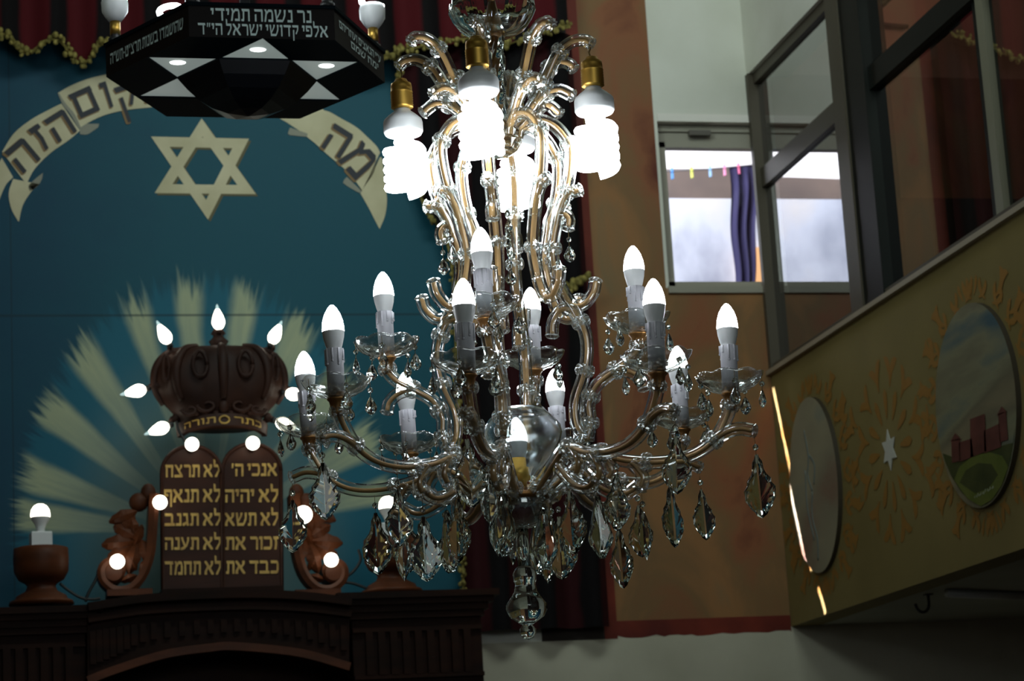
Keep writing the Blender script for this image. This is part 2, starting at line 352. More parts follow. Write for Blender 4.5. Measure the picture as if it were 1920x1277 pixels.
tag(ext.build('wall_outside', [noise_mat('stained_whitewash', [srgb(138, 142, 160), srgb(188, 192, 208), srgb(205, 198, 196)], 3.2, .9, 7, (1, 1, .6)), noise_mat('brown_render', [srgb(92, 82, 80), srgb(112, 98, 92)], 4, .9), mat('white_sky_sheet', srgb(252, 248, 252), .9), mat('orange_pipe_paint', srgb(235, 175, 120), .7)]), kind='structure')
YC = YW+1.5
a, b = onY(1215, 322, YC), onY(1480, 300, YC)
def line_at(x): t = (x-a.x)/(b.x-a.x); return a.z*(1-t)+b.z*t-.04*t*(1-t)
ln = MB(); ln.sweep([Vector((a.x+(b.x-a.x)*i/16, YC, line_at(a.x+(b.x-a.x)*i/16))) for i in range(17)], circ(.003, 6))
lo_ = ln.build('clothes_line', mat('line_cord', srgb(120, 120, 125), .8)); tag(lo_, 'thin clothes line strung outside the window', 'line')
for e_ in (a, b):
    k = MB(); k.sweep([e_+Vector((0, -.004, 0)), Vector((e_.x, YO, e_.z))], circ(.008, 8)); k.build('line_bracket', frame_m, lo_)
cl = MB(); tl, tr = onY(1366, 308, YC), onY(1416, 303, YC); bl, br = onY(1380, 545, YC), onY(1418, 545, YC); tl.z = line_at(tl.x)+.002; tr.z = line_at(tr.x)+.002
n = 14; mrow = 22; vs = []
for j in range(mrow+1):
    v = j/mrow
    for i in range(n+1):
        u = i/n; p = (tl*(1-u)+tr*u)*(1-v)+(bl*(1-u)+br*u)*v
        p = p + Vector((0, .014*sin(u*17+v*1.5)*min(1, v*6), 0)); p.x += .006*sin(v*9)
        if v > .6 and u > .75: p.x -= .03*(v-.6)
        vs.append(p)
cl.add(vs, [(j*(n+1)+i, j*(n+1)+i+1, (j+1)*(n+1)+i+1, (j+1)*(n+1)+i) for j in range(mrow) for i in range(n)], 0, True)
tag(cl.build('navy_garment', mat('navy_cloth', srgb(38, 34, 74), .9)), 'navy blue garment pegged on the clothes line outside the window', 'laundry')
for (px, py, colr, nm) in ((1260, 322, (90, 150, 215), 'blue clothes peg nearest the left edge of the window'), (1297, 324, (215, 222, 110), 'yellow clothes peg on the line outside'), (1331, 315, (150, 190, 230), 'pale blue clothes peg midway along the line'), (1358, 312, (235, 150, 190), 'pink clothes peg left of the navy garment'), (1384, 310, (230, 120, 160), 'rose pink clothes peg holding the navy garment')):
    p = onY(px, py, YC); p.z = line_at(p.x); k = MB()
    for sgn in (-1, 1):
        k.box((p.x-.004, p.y-.0025+sgn*.0045, p.z-.035), (p.x+.004, p.y+.0025+sgn*.0045, p.z+.012))
    k.box((p.x-.005, p.y-.009, p.z-.006), (p.x+.005, p.y+.006, p.z-.001))
    tag(k.build('clothes_peg', mat('peg_plastic', srgb(*colr), .5)), nm, 'clothes peg', 'pegs on the clothes line')

# ------------------------------------------------------------------ mural with sunburst
mur = bpy.data.materials.new('mural_paint'); mur.use_nodes = True; b = mur.node_tree.nodes['Principled BSDF']
b.inputs['Roughness'].default_value = .55; b.inputs['Specular IOR Level'].default_value = .25
def mth(op, a, c=None, d=None):
    n = ND(mur, 'ShaderNodeMath', operation=op)
    for i, v in enumerate((a, c, d)):
        if v is None: continue
        if isinstance(v, (int, float)): n.inputs[i].default_value = v
        else: LK(mur, v, n.inputs[i])
    return n.outputs[0]
cxz = onY(390, 1010, YW)
MUR_O = Vector((cxz.x, YW-.02, cxz.z))
tc = ND(mur, 'ShaderNodeTexCoord'); sp = ND(mur, 'ShaderNodeSeparateXYZ'); LK(mur, tc.outputs['Object'], sp.inputs[0])
X, Z = sp.outputs['X'], sp.outputs['Z']
K = (onY(490, 1010, YW)-onY(390, 1010, YW)).length/100     # metres per pixel there
nzc = ND(mur, 'ShaderNodeTexNoise'); nzc.inputs['Scale'].default_value = 5; nzc.inputs['Detail'].default_value = 5; LK(mur, tc.outputs['Object'], nzc.inputs['Vector'])
ang = mth('ARCTAN2', X, Z)                                   # 0 up, positive to the right
wob = mth('MULTIPLY_ADD', nzc.outputs['Fac'], .05, -.025)
ang2 = mth('ADD', ang, wob)
deg = mth('MULTIPLY_ADD', ang2, 1/pi, .5)                   # -90..90 deg -> 0..1
def A(px, py): return (math.degrees(math.atan2(px-390, 1010-py))+90)/180
rays = [(A(35, 985), A(40, 925)), (A(30, 905), A(65, 850)), (A(70, 780), A(100, 715)), (A(128, 655), A(170, 605)), (A(235, 545), A(278, 525)), (A(337, 508), A(389, 508)), (A(455, 500), A(505, 515)), (A(565, 560), A(615, 600)), (A(655, 660), A(690, 720)), (A(712, 780), A(725, 850)), (A(735, 900), A(735, 950))]
raym = None
for a0, a1 in rays:
    mm = ND(mur, 'ShaderNodeMapRange', interpolation_type='SMOOTHSTEP'); LK(mur, mth('ABSOLUTE', mth('SUBTRACT', deg, (a0+a1)/2)), mm.inputs[0])
    mm.inputs[1].default_value = abs(a1-a0)/2-.009; mm.inputs[2].default_value = abs(a1-a0)/2+.009; mm.inputs[3].default_value = 1; mm.inputs[4].default_value = 0
    raym = mm.outputs[0] if raym is None else mth('MAXIMUM', raym, mm.outputs[0])
# brushed outer ends: noise that varies fast with the angle
cmb = ND(mur, 'ShaderNodeCombineXYZ'); LK(mur, mth('MULTIPLY', ang, 26), cmb.inputs[0])
rx = mth('DIVIDE', X, 365*K); rz = mth('DIVIDE', Z, 515*K)
rr = mth('SQRT', mth('ADD', mth('MULTIPLY', rx, rx), mth('MULTIPLY', rz, rz)))
LK(mur, mth('MULTIPLY', rr, 2.5), cmb.inputs[1])
nzb = ND(mur, 'ShaderNodeTexNoise'); nzb.inputs['Scale'].default_value = 1.6; nzb.inputs['Detail'].default_value = 4; LK(mur, cmb.outputs[0], nzb.inputs['Vector'])
edge = mth('ADD', rr, mth('MULTIPLY_ADD', nzb.outputs['Fac'], .28, -.14))
mr = ND(mur, 'ShaderNodeMapRange', interpolation_type='SMOOTHSTEP'); LK(mur, edge, mr.inputs[0])
mr.inputs[1].default_value = .90; mr.inputs[2].default_value = 1.0; mr.inputs[3].default_value = 1; mr.inputs[4].default_value = 0
burst = mr.outputs[0]
# base teal with bluer lower left
crb = ND(mur, 'ShaderNodeValToRGB'); LK(mur, mth('ADD', mth('MULTIPLY_ADD', X, .32, .62), mth('MULTIPLY', mth('SUBTRACT', nzc.outputs['Fac'], .5), .3)), crb.inputs[0])
crb.color_ramp.elements[0].position = .1; crb.color_ramp.elements[0].color = srgb(4, 38, 76)
crb.color_ramp.elements[1].position = .6; crb.color_ramp.elements[1].color = srgb(10, 78, 94)
mx1 = ND(mur, 'ShaderNodeMix', data_type='RGBA'); mx1.inputs[7].default_value = srgb(20, 98, 120)
LK(mur, mth('MULTIPLY', burst, .8), mx1.inputs[0]); LK(mur, crb.outputs[0], mx1.inputs[6])
crr = ND(mur, 'ShaderNodeValToRGB'); LK(mur, rr, crr.inputs[0])
crr.color_ramp.elements[0].position = .35; crr.color_ramp.elements[0].color = srgb(118, 140, 136)
crr.color_ramp.elements[1].position = .95; crr.color_ramp.elements[1].color = srgb(176, 184, 146)
mx2 = ND(mur, 'ShaderNodeMix', data_type='RGBA')
glow = ND(mur, 'ShaderNodeMapRange', interpolation_type='SMOOTHSTEP'); LK(mur, rr, glow.inputs[0]); glow.inputs[1].default_value = .1; glow.inputs[2].default_value = .8; glow.inputs[3].default_value = .8; glow.inputs[4].default_value = 0
rayf = mth('MINIMUM', mth('MAXIMUM', mth('MULTIPLY', mth('MULTIPLY', raym, burst), mth('MULTIPLY_ADD', nzb.outputs['Fac'], .5, .62)), glow.outputs[0]), 1.0)
LK(mur, rayf, mx2.inputs[0]); LK(mur, mx1.outputs[2], mx2.inputs[6]); LK(mur, crr.outputs[0], mx2.inputs[7])
# panel seams
seamz = (onY(250, 594, YW).z-MUR_O.z); seamx = onY(18, 300, YW).x-MUR_O.x
d1 = mth('LESS_THAN', mth('ABSOLUTE', mth('SUBTRACT', Z, seamz)), .004); d2 = mth('LESS_THAN', mth('ABSOLUTE', mth('SUBTRACT', X, seamx)), .002)
mx3 = ND(mur, 'ShaderNodeMix', data_type='RGBA'); mx3.inputs[7].default_value = srgb(8, 40, 52)
LK(mur, mth('MULTIPLY', mth('MAXIMUM', d1, d2), .6), mx3.inputs[0]); LK(mur, mx2.outputs[2], mx3.inputs[6]); LK(mur, mx3.outputs[2], b.inputs['Base Color'])
ml = MB(); z0 = 2.40; z1 = 4.75; x0 = -.6; x1 = 1.95
ml.box((x0, YW-.02, z0), (x1, YW-.003, z1))
mural = ml.build('wall_mural', mur, None, MUR_O)
tag(mural, 'large teal mural panel with star, lettered ribbon and sunburst rays on the back wall', 'mural')
YM = YW-.021
def mp(px, py, k=0): return onY(px, py, YM-k)
cream = noise_mat('cream_mural_paint', [srgb(190, 182, 146), srgb(214, 206, 172)], 7, .6)
olive = mat('olive_edge_paint', srgb(92, 84, 48), .6)
shadegrey = mat('grey_fold_paint', srgb(140, 140, 124), .6)
inkp = mat('dark_letter_paint', srgb(30, 34, 44), .6)
brownp = mat('brown_letter_edge_paint', srgb(128, 100, 58), .6)
def star_mesh(mb, dx, dy, k, m):
    T1 = [(378, 222), (480, 364), (290, 362)]; T2 = [(283, 256), (467, 260), (390, 412)]
    for q, T in enumerate((T1, T2)):
        k += .0003*q
        c = (sum(p[0] for p in T)/3, sum(p[1] for p in T)/3)
        O = [mp(p[0]+dx, p[1]+dy, k) for p in T]; I = [mp(c[0]+(p[0]-c[0])*.64+dx, c[1]+(p[1]-c[1])*.64+dy, k) for p in T]
        for i in range(3):
            j = (i+1) % 3; mb.add([O[i], O[j], I[j], I[i]], [(0, 1, 2, 3)], m)
sm = MB(); star_mesh(sm, 4, 4, .0005, 1); star_mesh(sm, 0, 0, .0012, 0)
so = sm.build('painted_star', [cream, olive], mural)
so['label'] = 'cream six-pointed star with olive edges'
def poly(mb, pts, k, m): mb.add([mp(x, y, k) for x, y in pts], [tuple(range(len(pts)))], m)
Rz = lambda pts: [(500+x/4.912, 180+y/4.912) for x, y in pts]
Lz = lambda pts: [(x/3.04, y/3.04) for x, y in pts]
rb = MB()
arc_o = spline([(112, 178, 0), (160, 157, 0), (215, 138, 0), (290, 124, 0), (370, 119, 0), (450, 124, 0), (530, 150, 0), (608, 207, 0)], 5)
arc_i = spline([(150, 235, 0), (190, 216, 0), (240, 206, 0), (300, 200, 0), (370, 197, 0), (440, 200, 0), (510, 215, 0), (577, 255, 0)], 5)
k = len(arc_o); rb.add([mp(p.x, p.y, .0010) for p in arc_o]+[mp(p.x, p.y, .0010) for p in arc_i], [(i, i+1, k+i+1, k+i) for i in range(k-1)], 0)
# right end
def strip(mb, A_, B_, kk, m, per=5):
    a_ = spline([(x, y, 0) for x, y in A_], per); b_ = spline([(x, y, 0) for x, y in B_], per); n_ = len(a_)
    mb.add([mp(p.x, p.y, kk) for p in a_]+[mp(p.x, p.y, kk) for p in b_], [(i, i+1, n_+i+1, n_+i) for i in range(n_-1)], m)
strip(rb, Rz([(410, 175), (540, 135), (700, 215), (830, 290), (930, 380), (1010, 460), (1045, 520)]), Rz([(372, 378), (450, 440), (560, 540), (680, 640), (760, 710), (830, 800), (880, 870)]), .0022, 0)
strip(rb, Rz([(980, 720), (1055, 560), (1090, 800), (1108, 960), (1090, 1100), (1042, 1222)]), Rz([(870, 880), (850, 870), (900, 960), (950, 1050), (990, 1130), (1038, 1222)]), .0016, 0)
strip(rb, Rz([(740, 745), (715, 770), (702, 800)]), Rz([(880, 880), (850, 890), (745, 832)]), .0018, 1)
strip(rb, Rz([(215, 290), (200, 330), (195, 350)]), Rz([(375, 345), (378, 375), (215, 360)]), .0018, 1)
# left end
strip(rb, Lz([(12, 865), (80, 760), (180, 680), (290, 620), (350, 590)]), Lz([(150, 1050), (200, 960), (290, 870), (390, 800), (455, 745)]), .0022, 0)
strip(rb, Lz([(330, 530), (400, 490), (500, 450), (600, 425), (720, 400)]), Lz([(460, 725), (520, 690), (600, 655), (700, 630), (790, 618)]), .0026, 0)
strip(rb, Lz([(455, 700), (510, 705), (565, 705)]), Lz([(455, 765), (500, 765), (560, 725)]), .0016, 1)
strip(rb, Lz([(330, 535), (360, 600), (400, 650), (455, 745)]), Lz([(336, 530), (375, 590), (425, 650), (462, 728)]), .0028, 1)
strip(rb, Lz([(160, 1060), (200, 1020), (245, 985)]), Lz([(170, 1090), (215, 1060), (240, 1020)]), .0016, 1)
strip(rb, Lz([(75, 1020), (50, 1100), (65, 1190), (104, 1262)]), Lz([(225, 1050), (180, 1090), (130, 1170), (108, 1262)]), .0016, 0)
strip(rb, Lz([(10, 900), (-40, 1000), (-70, 1130)]), Lz([(75, 1010), (30, 1060), (-20, 1180)]), .0016, 0)
ro = rb.build('painted_ribbon', [cream, shadegrey], mural)
ro['label'] = 'curved cream ribbon with folded ends'
def letter(ch, cx, cy, w_, h_, rot, k=.0034):
    lt = MB(); a_ = radians(rot)
    def fn(u, v, dx=0, dy=0, kk=0):
        x, y = (u-.5)*w_, (.5-v)*h_
        return mp(cx+dx+x*cos(a_)-y*sin(a_), cy+dy+x*sin(a_)+y*cos(a_), k+kk)
    letters(lt, ch, lambda u, v: fn(u, v, -2.2, 2.2, -.0010), 1, .03)
    letters(lt, ch, lambda u, v: fn(u, v), 0, 0)
    lt.build('ribbon_letter', [inkp, brownp], ro)
for ch, cx, cy, w_, h_, rot in (('מ', 672, 300, 50, 60, 48), ('ה', 632, 264, 44, 52, 32), ('נ', 540, 190, 26, 48, 16), ('ו', 505, 176, 12, 48, 12), ('ר', 466, 166, 36, 48, 8), ('א', 418, 160, 42, 48, 2), ('ה', 350, 158, 42, 48, -4), ('מ', 290, 165, 42, 48, -10), ('ק', 238, 184, 36, 52, -20), ('ו', 199, 178, 14, 50, -18), ('ם', 158, 192, 46, 50, -24), ('ה', 113, 236, 44, 50, -32), ('ז', 76, 258, 24, 50, -34), ('ה', 42, 292, 46, 54, -40)):
    letter(ch, cx, cy, w_, h_, rot)

# ------------------------------------------------------------------ curtain
red = bpy.data.materials.new('fold_shaded_cloth'); red.use_nodes = True; b = red.node_tree.nodes['Principled BSDF']  # near-black bands at fold spacing put fold shade into the cloth colour
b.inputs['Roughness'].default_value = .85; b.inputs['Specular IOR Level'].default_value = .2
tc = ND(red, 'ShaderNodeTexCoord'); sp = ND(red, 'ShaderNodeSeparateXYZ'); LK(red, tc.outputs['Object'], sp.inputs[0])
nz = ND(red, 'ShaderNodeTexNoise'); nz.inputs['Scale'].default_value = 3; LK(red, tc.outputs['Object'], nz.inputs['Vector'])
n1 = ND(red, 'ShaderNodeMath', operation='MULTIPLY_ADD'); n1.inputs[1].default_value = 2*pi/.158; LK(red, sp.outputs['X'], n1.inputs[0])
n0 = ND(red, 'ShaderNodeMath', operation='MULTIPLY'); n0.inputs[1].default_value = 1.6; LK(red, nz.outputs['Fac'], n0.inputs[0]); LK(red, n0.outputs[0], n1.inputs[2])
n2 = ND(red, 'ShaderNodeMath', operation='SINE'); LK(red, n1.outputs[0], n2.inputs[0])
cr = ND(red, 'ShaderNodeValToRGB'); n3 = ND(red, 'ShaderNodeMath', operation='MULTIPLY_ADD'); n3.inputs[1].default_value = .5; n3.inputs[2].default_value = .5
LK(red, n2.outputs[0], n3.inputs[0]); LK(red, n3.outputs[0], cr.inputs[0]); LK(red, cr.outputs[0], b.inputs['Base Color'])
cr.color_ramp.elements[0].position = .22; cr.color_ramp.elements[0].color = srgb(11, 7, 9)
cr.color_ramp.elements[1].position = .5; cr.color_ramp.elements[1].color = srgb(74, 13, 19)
gold = noise_mat('gold_fringe_thread', [srgb(86, 80, 36), srgb(160, 146, 78)], 60, .8)
def fringe(path, parent, r=.014, step=.016):
    P = spline(path, 10); k = MB(); acc = 0; last = P[0]
    for p in P:
        d = (p-last).length
        if d < step: continue
        last = p
        for t in range(3):
            q = p+Vector((random.uniform(-.012, .012), -.012-.006*t, random.uniform(-.016, .012)))
            k.ball(q, r*random.uniform(.35, .75), 0, 6, 4, (1, .7, 1.2))
    k.sweep([p-Vector((0, .01, 0)) for p in P], circ(.005, 6), 0)
    return k.build('gold_fringe', gold, parent)
YV = YW-.10
vb = [(-40, 60), (0, 74), (22, 82), (36, 98), (60, 102), (78, 88), (105, 86), (124, 98), (140, 117), (165, 120), (178, 100), (205, 92), (240, 100), (290, 120), (350, 130), (420, 128), (500, 112), (560, 118), (620, 128), (680, 122), (730, 112), (745, 98), (790, 95), (860, 82), (930, 92), (1000, 70), (1040, 62), (1062, 58)]
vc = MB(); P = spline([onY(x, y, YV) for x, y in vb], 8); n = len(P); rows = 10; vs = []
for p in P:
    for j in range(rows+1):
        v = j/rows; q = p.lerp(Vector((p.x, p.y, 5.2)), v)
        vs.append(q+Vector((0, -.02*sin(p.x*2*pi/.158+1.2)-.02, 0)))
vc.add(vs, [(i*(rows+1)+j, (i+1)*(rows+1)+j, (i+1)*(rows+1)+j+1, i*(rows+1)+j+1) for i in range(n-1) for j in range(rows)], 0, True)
val = vc.build('valance_curtain', red, None, (P[0].x, YV, 5.2)); tag(val, 'dark red valance with painted fold shade and scalloped gold fringe above the teal mural', 'curtain')
fringe([p+Vector((0, -.03-.02*sin(p.x*2*pi/.158+1.2), 0)) for p in P[::6]], val)
YD = YW-.06
le = [(742, 60), (742, 112), (748, 170), (755, 230), (766, 300), (785, 365), (803, 410), (832, 445), (846, 520), (851, 620), (855, 720), (858, 840), (862, 960), (866, 1100), (868, 1185)]
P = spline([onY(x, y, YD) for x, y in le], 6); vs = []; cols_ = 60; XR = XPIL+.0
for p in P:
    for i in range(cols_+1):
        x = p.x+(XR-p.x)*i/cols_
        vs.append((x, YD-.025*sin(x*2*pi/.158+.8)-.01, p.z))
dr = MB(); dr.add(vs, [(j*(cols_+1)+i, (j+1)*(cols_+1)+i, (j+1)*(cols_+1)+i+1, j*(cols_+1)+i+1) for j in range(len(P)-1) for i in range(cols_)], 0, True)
red2 = red.copy(); red2.name = 'dark_curtain_cloth'  # darker copy of the valance cloth, keeps the painted fold bands
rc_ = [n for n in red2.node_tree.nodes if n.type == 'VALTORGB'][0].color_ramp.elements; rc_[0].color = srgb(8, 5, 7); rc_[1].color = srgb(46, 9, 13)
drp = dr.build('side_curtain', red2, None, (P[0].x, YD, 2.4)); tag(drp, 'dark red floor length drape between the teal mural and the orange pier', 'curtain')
fringe([p+Vector((0, -.012, 0)) for p in P[4::5]], drp, .012)
fr2 = fringe([onY(x, y, YD-.06) for x, y in ((968, 585), (1000, 562), (1040, 548), (1075, 536), (1098, 520))], drp, .02, .012); fr2.name = 'gold_tieback'

# ================================================================== ARK (dark carved wood)
wood = noise_mat('dark_carved_wood', [srgb(24, 13, 8), srgb(44, 22, 12)], 4, .6, 5, (1, 1, 6), spec=.12)
wood2 = noise_mat('reddish_wood', [srgb(62, 32, 16), srgb(98, 52, 27)], 5, .5, 5, (1, 1, 4), spec=.2)
wood3 = noise_mat('crown_wood', [srgb(40, 25, 20), srgb(66, 40, 30)], 6, .55, 5, spec=.2)
goldleaf = noise_mat('gold_leaf', [srgb(176, 136, 62), srgb(226, 188, 96)], 30, .45, spec=.5)
YF = 7.22
def af(px, py, y=YF): return onY(px, py, y)
ark = thing('wooden_ark', 'dark carved wooden ark with fluted frieze and arched pediment below the mural', 'ark', (0.9, 7.5, 0))
zc = af(80, 1140).z
def cornice(k, x0, x1, zt, y0, steps, y1=YW-.12):
    z = zt
    for h, p in steps: k.box((x0-p, y0-p, z-h), (x1+p, y1, z)); z -= h
    return z
# side blocks
for nm, pxa, pxb, lab in (('left', -90, 160, None), ('right', 662, 905, None)):
    xa, xb = af(pxa, 1200).x, af(pxb, 1200).x
    k = MB(); zt_ = zc if nm == 'left' else af(735, 1112).z
    z = cornice(k, xa, xb, zt_, YF, [(.02, .05), (.018, .035), (.02, .02), (.02, .008)])
    k.build('cornice', wood, ark)
    k = MB(); k.box((xa, YF+.012, z-.26), (xb, YW-.12, z)); k.build('frieze_block', wood, ark)
    k = MB(); zf1 = z-.04; zf0 = zf1-.13; n = 9
    for i in range(n):
        xx = xa+.03+(xb-xa-.06)*(i+.5)/n
        q_ = MB(); q_.box((xx-.011, YF-.006, zf0), (xx+.011, YF+.012, zf1)); q_.build('flute', wood, ark)
    k.box((xa, YF-.004, zf1), (xb, YF+.012, zf1+.012)); k.box((xa, YF-.004, zf0-.012), (xb, YF+.012, zf0))
    k.build('flute_border', wood, ark)
    k = MB(); cornice(k, xa, xb, zf0-.04, YF, [(.015, .012), (.02, .03), (.03, .015)]); k.build('moulding', wood, ark)
    k = MB(); k.box((xa+.02, YF+.03, 0), (xb-.02, YW-.12, zf0-.10)); k.build('pilaster', wood, ark)
# arched pediment: top curve, fluted frieze, lower arch
top = [af(x, y, YF-.02) for x, y in ((164, 1141), (215, 1133), (274, 1125), (380, 1119), (479, 1117), (570, 1121), (655, 1131))]
low = [af(x, y, YF-.02) for x, y in ((164, 1282), (215, 1262), (308, 1233), (390, 1221), (440, 1218), (560, 1230), (655, 1256))]
T = spline(top, 6); Lw = spline(low, 6)
k = MB(); n = len(T); D = Vector((0, .44, 0))
vs = T+Lw+[p+D for p in T]+[p+D for p in Lw]
k.add(vs, [(i, n+i, n+i+1, i+1) for i in range(n-1)]+[(2*n+i, 2*n+i+1, i+1, i) for i in range(n-1)]+[(n+i, 3*n+i, 3*n+i+1, n+i+1) for i in range(n-1)]+[(0, 2*n, 3*n, n), (n-1, 2*n-1, 4*n-1, 3*n-1)])
k.build('arched_pediment', wood, ark)
k = MB(); sec = [(-.012, -.03), (.012, -.03), (.012, .03), (-.012, .03)]
k.sweep([p+Vector((0, -.02, 0)) for p in T], [(-.012, -.02), (.012, -.035), (.012, .03), (-.012, .03)], 0, False)
k.sweep([p+Vector((0, -.012, -.035)) for p in T], [(-.01, -.02), (.01, -.02), (.01, .02), (-.01, .02)], 0, False)
k.build('curved_cornice', wood, ark)
k = MB(); k.sweep([p+Vector((0, -.008, .008)) for p in Lw], [(-.012, -.012), (.012, -.012), (.012, .012), (-.012, .012)], 0, False)
k.build('arch_moulding', wood2, ark)
m_ = 24
for i in range(m_):
    t = (i+.7)/(m_+.4); j = t*(n-1); a = int(j); f_ = j-a; pt = T[a].lerp(T[min(a+1, n-1)], f_); pl = Lw[a].lerp(Lw[min(a+1, n-1)], f_)
    k = MB(); k.box((pt.x-.009, pt.y-.012, pl.z+.05), (pt.x+.009, pt.y, pt.z-.07)); k.build('flute', wood, ark)
k = MB(); k.box((af(164, 1250).x, YF+.2, 0), (af(655, 1250).x, YW-.12, af(400, 1225).z)); k.build('recess_panel', wood, ark)

# tablets of the law with gilded text
YT = 7.40
def at(px, py, y=YT): return onY(px, py, y)
tab = thing('law_tablets', 'pair of round topped wooden tablets with gold Hebrew lines on top of the ark', 'tablets', at(417, 1112))
def tablet(px0, px1, ptop, pbot):
    c = (px0+px1)/2; r = (px1-px0)/2; out = []
    for i in range(17):
        a = pi*i/16; out.append((c+r*cos(a), ptop+r*.92-r*.92*sin(a)))
    out += [(px0+2, pbot), (px1+2, pbot)]
    k = MB(); k.prism([at(x, y) for x, y in out][::-1], (0, .05, 0))
    edge = [at(x, y, YT-.002) for x, y in out]
    k.sweep(edge+[edge[0]], circ(.006, 6), 0)
    return k.build('tablet', wood2t, tab)
wood2t = noise_mat('tablet_wood', [srgb(44, 22, 13), srgb(66, 35, 21)], 4, .5, 5, (1, 1, 5), spec=.2)
tl_, tr_ = tablet(303, 415, 836, 1106), tablet(417, 527, 832, 1104)
for gm_t, rows_ in ((tr_, [('אנכי ה׳', 434, 519, 870, 893), ('לא יהיה', 422, 521, 918, 942), ('לא תשא', 422, 521, 962, 986), ('זכור את', 423, 522, 1007, 1031), ('כבד את', 424, 522, 1052, 1076)]),
                  (tl_, [('לא תרצח', 310, 412, 872, 895), ('לא תנאף', 308, 413, 918, 942), ('לא תגנב', 309, 414, 963, 986), ('לא תענה', 309, 414, 1008, 1031), ('לא תחמד', 309, 414, 1053, 1078)])):
    for txt, xa, xb, ya, yb in rows_:
        up_ = 0
        gm = MB(); letters(gm, txt, quad(at(xa, yb, YT-.003), at(xb, yb-1, YT-.003), at(xa, ya-up_, YT-.003), at(xb, ya-up_-1, YT-.003)), 0, .02); gm.build('gold_text_line', goldleaf, gm_t)
k = MB(); k.box((at(302, 1106).x, YT-.03, at(400, 1122).z-.01), (at(530, 1106).x, YT+.10, at(400, 1104).z)); k.build('plinth', wood, tab)

# crown
YCR = 7.46
def ac(px, py, y=YCR): return onY(px, py, y)
cc = ac(415, 812); crown = thing('carved_crown', 'dark carved wooden crown with gold Hebrew band above the law tablets', 'crown', cc)
KP = (ac(515, 750)-ac(415, 750)).length/100
prof = [(70, 806), (74, 796), (78, 785), (88, 775), (104, 758), (116, 735), (119, 712), (115, 690), (104, 672), (88, 660), (60, 654), (30, 652), (0, 651)]
def zz(py): return ac(415, py).z-cc.z
k = MB()
def lobes(kk, a):
    t = min(1, max(0, (kk-3)/3)); return 1-.10*t*(1-abs(cos(4*a)))**1.5
k.lathe([(r*KP, zz(y)) for r, y in prof], 64, 0, True, Matrix.Diagonal((1, .55, 1, 1)), lobes)
k.build('crown_dome', wood3, crown, LOCAL)
k = MB()
for i in range(8):                                   # raised ribs with rolled ends
    a = 2*pi*i/8+pi/8*0
    path = [Vector((r*1.02*KP*cos(a), .55*r*1.02*KP*sin(a), zz(y))) for r, y in prof[4:11]]
    if path[2].y > .06: continue
    k.sweep(spline(path, 4), circ(.012, 8, .014), 0, True, scale=lambda t: .7+.5*sin(pi*t))
k.build('crown_ribs', wood3, crown, LOCAL)
k = MB()
for i in range(8):                                   # oval bosses between the ribs
    a = 2*pi*(i+.5)/8
    if sin(a) > .2: continue
    for q, (r, y, s_) in enumerate(((116, 694, .030),)):
        p = Vector((r*.95*KP*cos(a), .55*r*.95*KP*sin(a), zz(y)))
        ring = [p+Vector((cos(t)*s_*.8*abs(sin(a))+.0, -.012, sin(t)*s_*1.35-.006*abs(cos(t)))) for t in [2*pi*j/18 for j in range(19)]]
        k = MB(); k.sweep(ring, circ(.0065, 6), 0, True); k.build('carved_oval', wood3, crown, LOCAL)
k = MB()                                             # carved scrolls above the band
for sx in (-1, 1):
    for (x0_, y0_, s_) in ((30, 770, 1), (62, 778, .8)):
        pts = []
        for j in range(22):
            t = j/21; a = t*3.6*pi/2; rr_ = (.034*(1-.75*t))*s_
            pts.append(Vector((sx*((x0_)*KP+rr_*cos(a)), -.55*92*KP-.004, zz(y0_)-rr_*sin(a)*.7)))
        k.sweep(pts, circ(.008, 6), 0, True, scale=lambda t: 1-.5*t)
    for j in range(4):
        k.ball((sx*(14+18*j)*KP, -.55*88*KP, zz(784)), .010, 0, 8, 5, (1.2, .8, .8))
k.ball((0, -.55*96*KP, zz(772)), .020, 0, 10, 6, (.8, .6, 1.2))
k.build('carved_scrolls', wood3, crown, LOCAL)
k = MB()                                             # band, bowed like the photo's
bp_o = [Vector((82*KP*sin(t), -.55*96*KP*cos(t)*1.0, zz(798)-.018*(1-cos(t))*1.6)) for t in [radians(-78+156*j/20) for j in range(21)]]
k.sweep(bp_o, [(-.020, -.008), (.020, -.008), (.020, .008), (-.020, .008)], 0, False, bn=None)
band = k.build('crown_band', wood3, crown, LOCAL)
def bandf(u0, u1, v0, v1):
    def fn(u, v):
        uu = u0+(u1-u0)*u; t = radians(-78+156*uu); vv = v0+(v1-v0)*v
        return Vector((83.5*KP*sin(t), -.55*96*KP*cos(t)-.010, zz(798)-.018*(1-cos(t))*1.6-.015+.03*vv))
    return fn
gb = MB(); letters(gb, 'תורה', bandf(.12, .43, .2, .85), 0, 0); gb.build('gold_word', goldleaf, band, LOCAL); gb = MB(); letters(gb, 'כתר', bandf(.58, .87, .2, .85), 0, 0)
gb.build('gold_word', goldleaf, band, LOCAL); gb = MB(); f_ = bandf(.46, .54, .1, .9); ring = [f_(.5+.5*cos(t), .5+.5*sin(t)) for t in [2*pi*j/12 for j in range(13)]]
gb.sweep(ring, circ(.003, 5), 0, True); gb.build('gold_ring', goldleaf, band, LOCAL)
k = MB(); MF = Matrix.Translation((0, 0, zz(652)))
k.lathe([(.030, -.005), (.026, .010), (.032, .02), (.020, .03), (.016, .04), (.024, .045), (.014, .06), (.004, .068), (0, .070)], 16, 0, True, MF)
k.build('finial', wood3, crown, LOCAL)
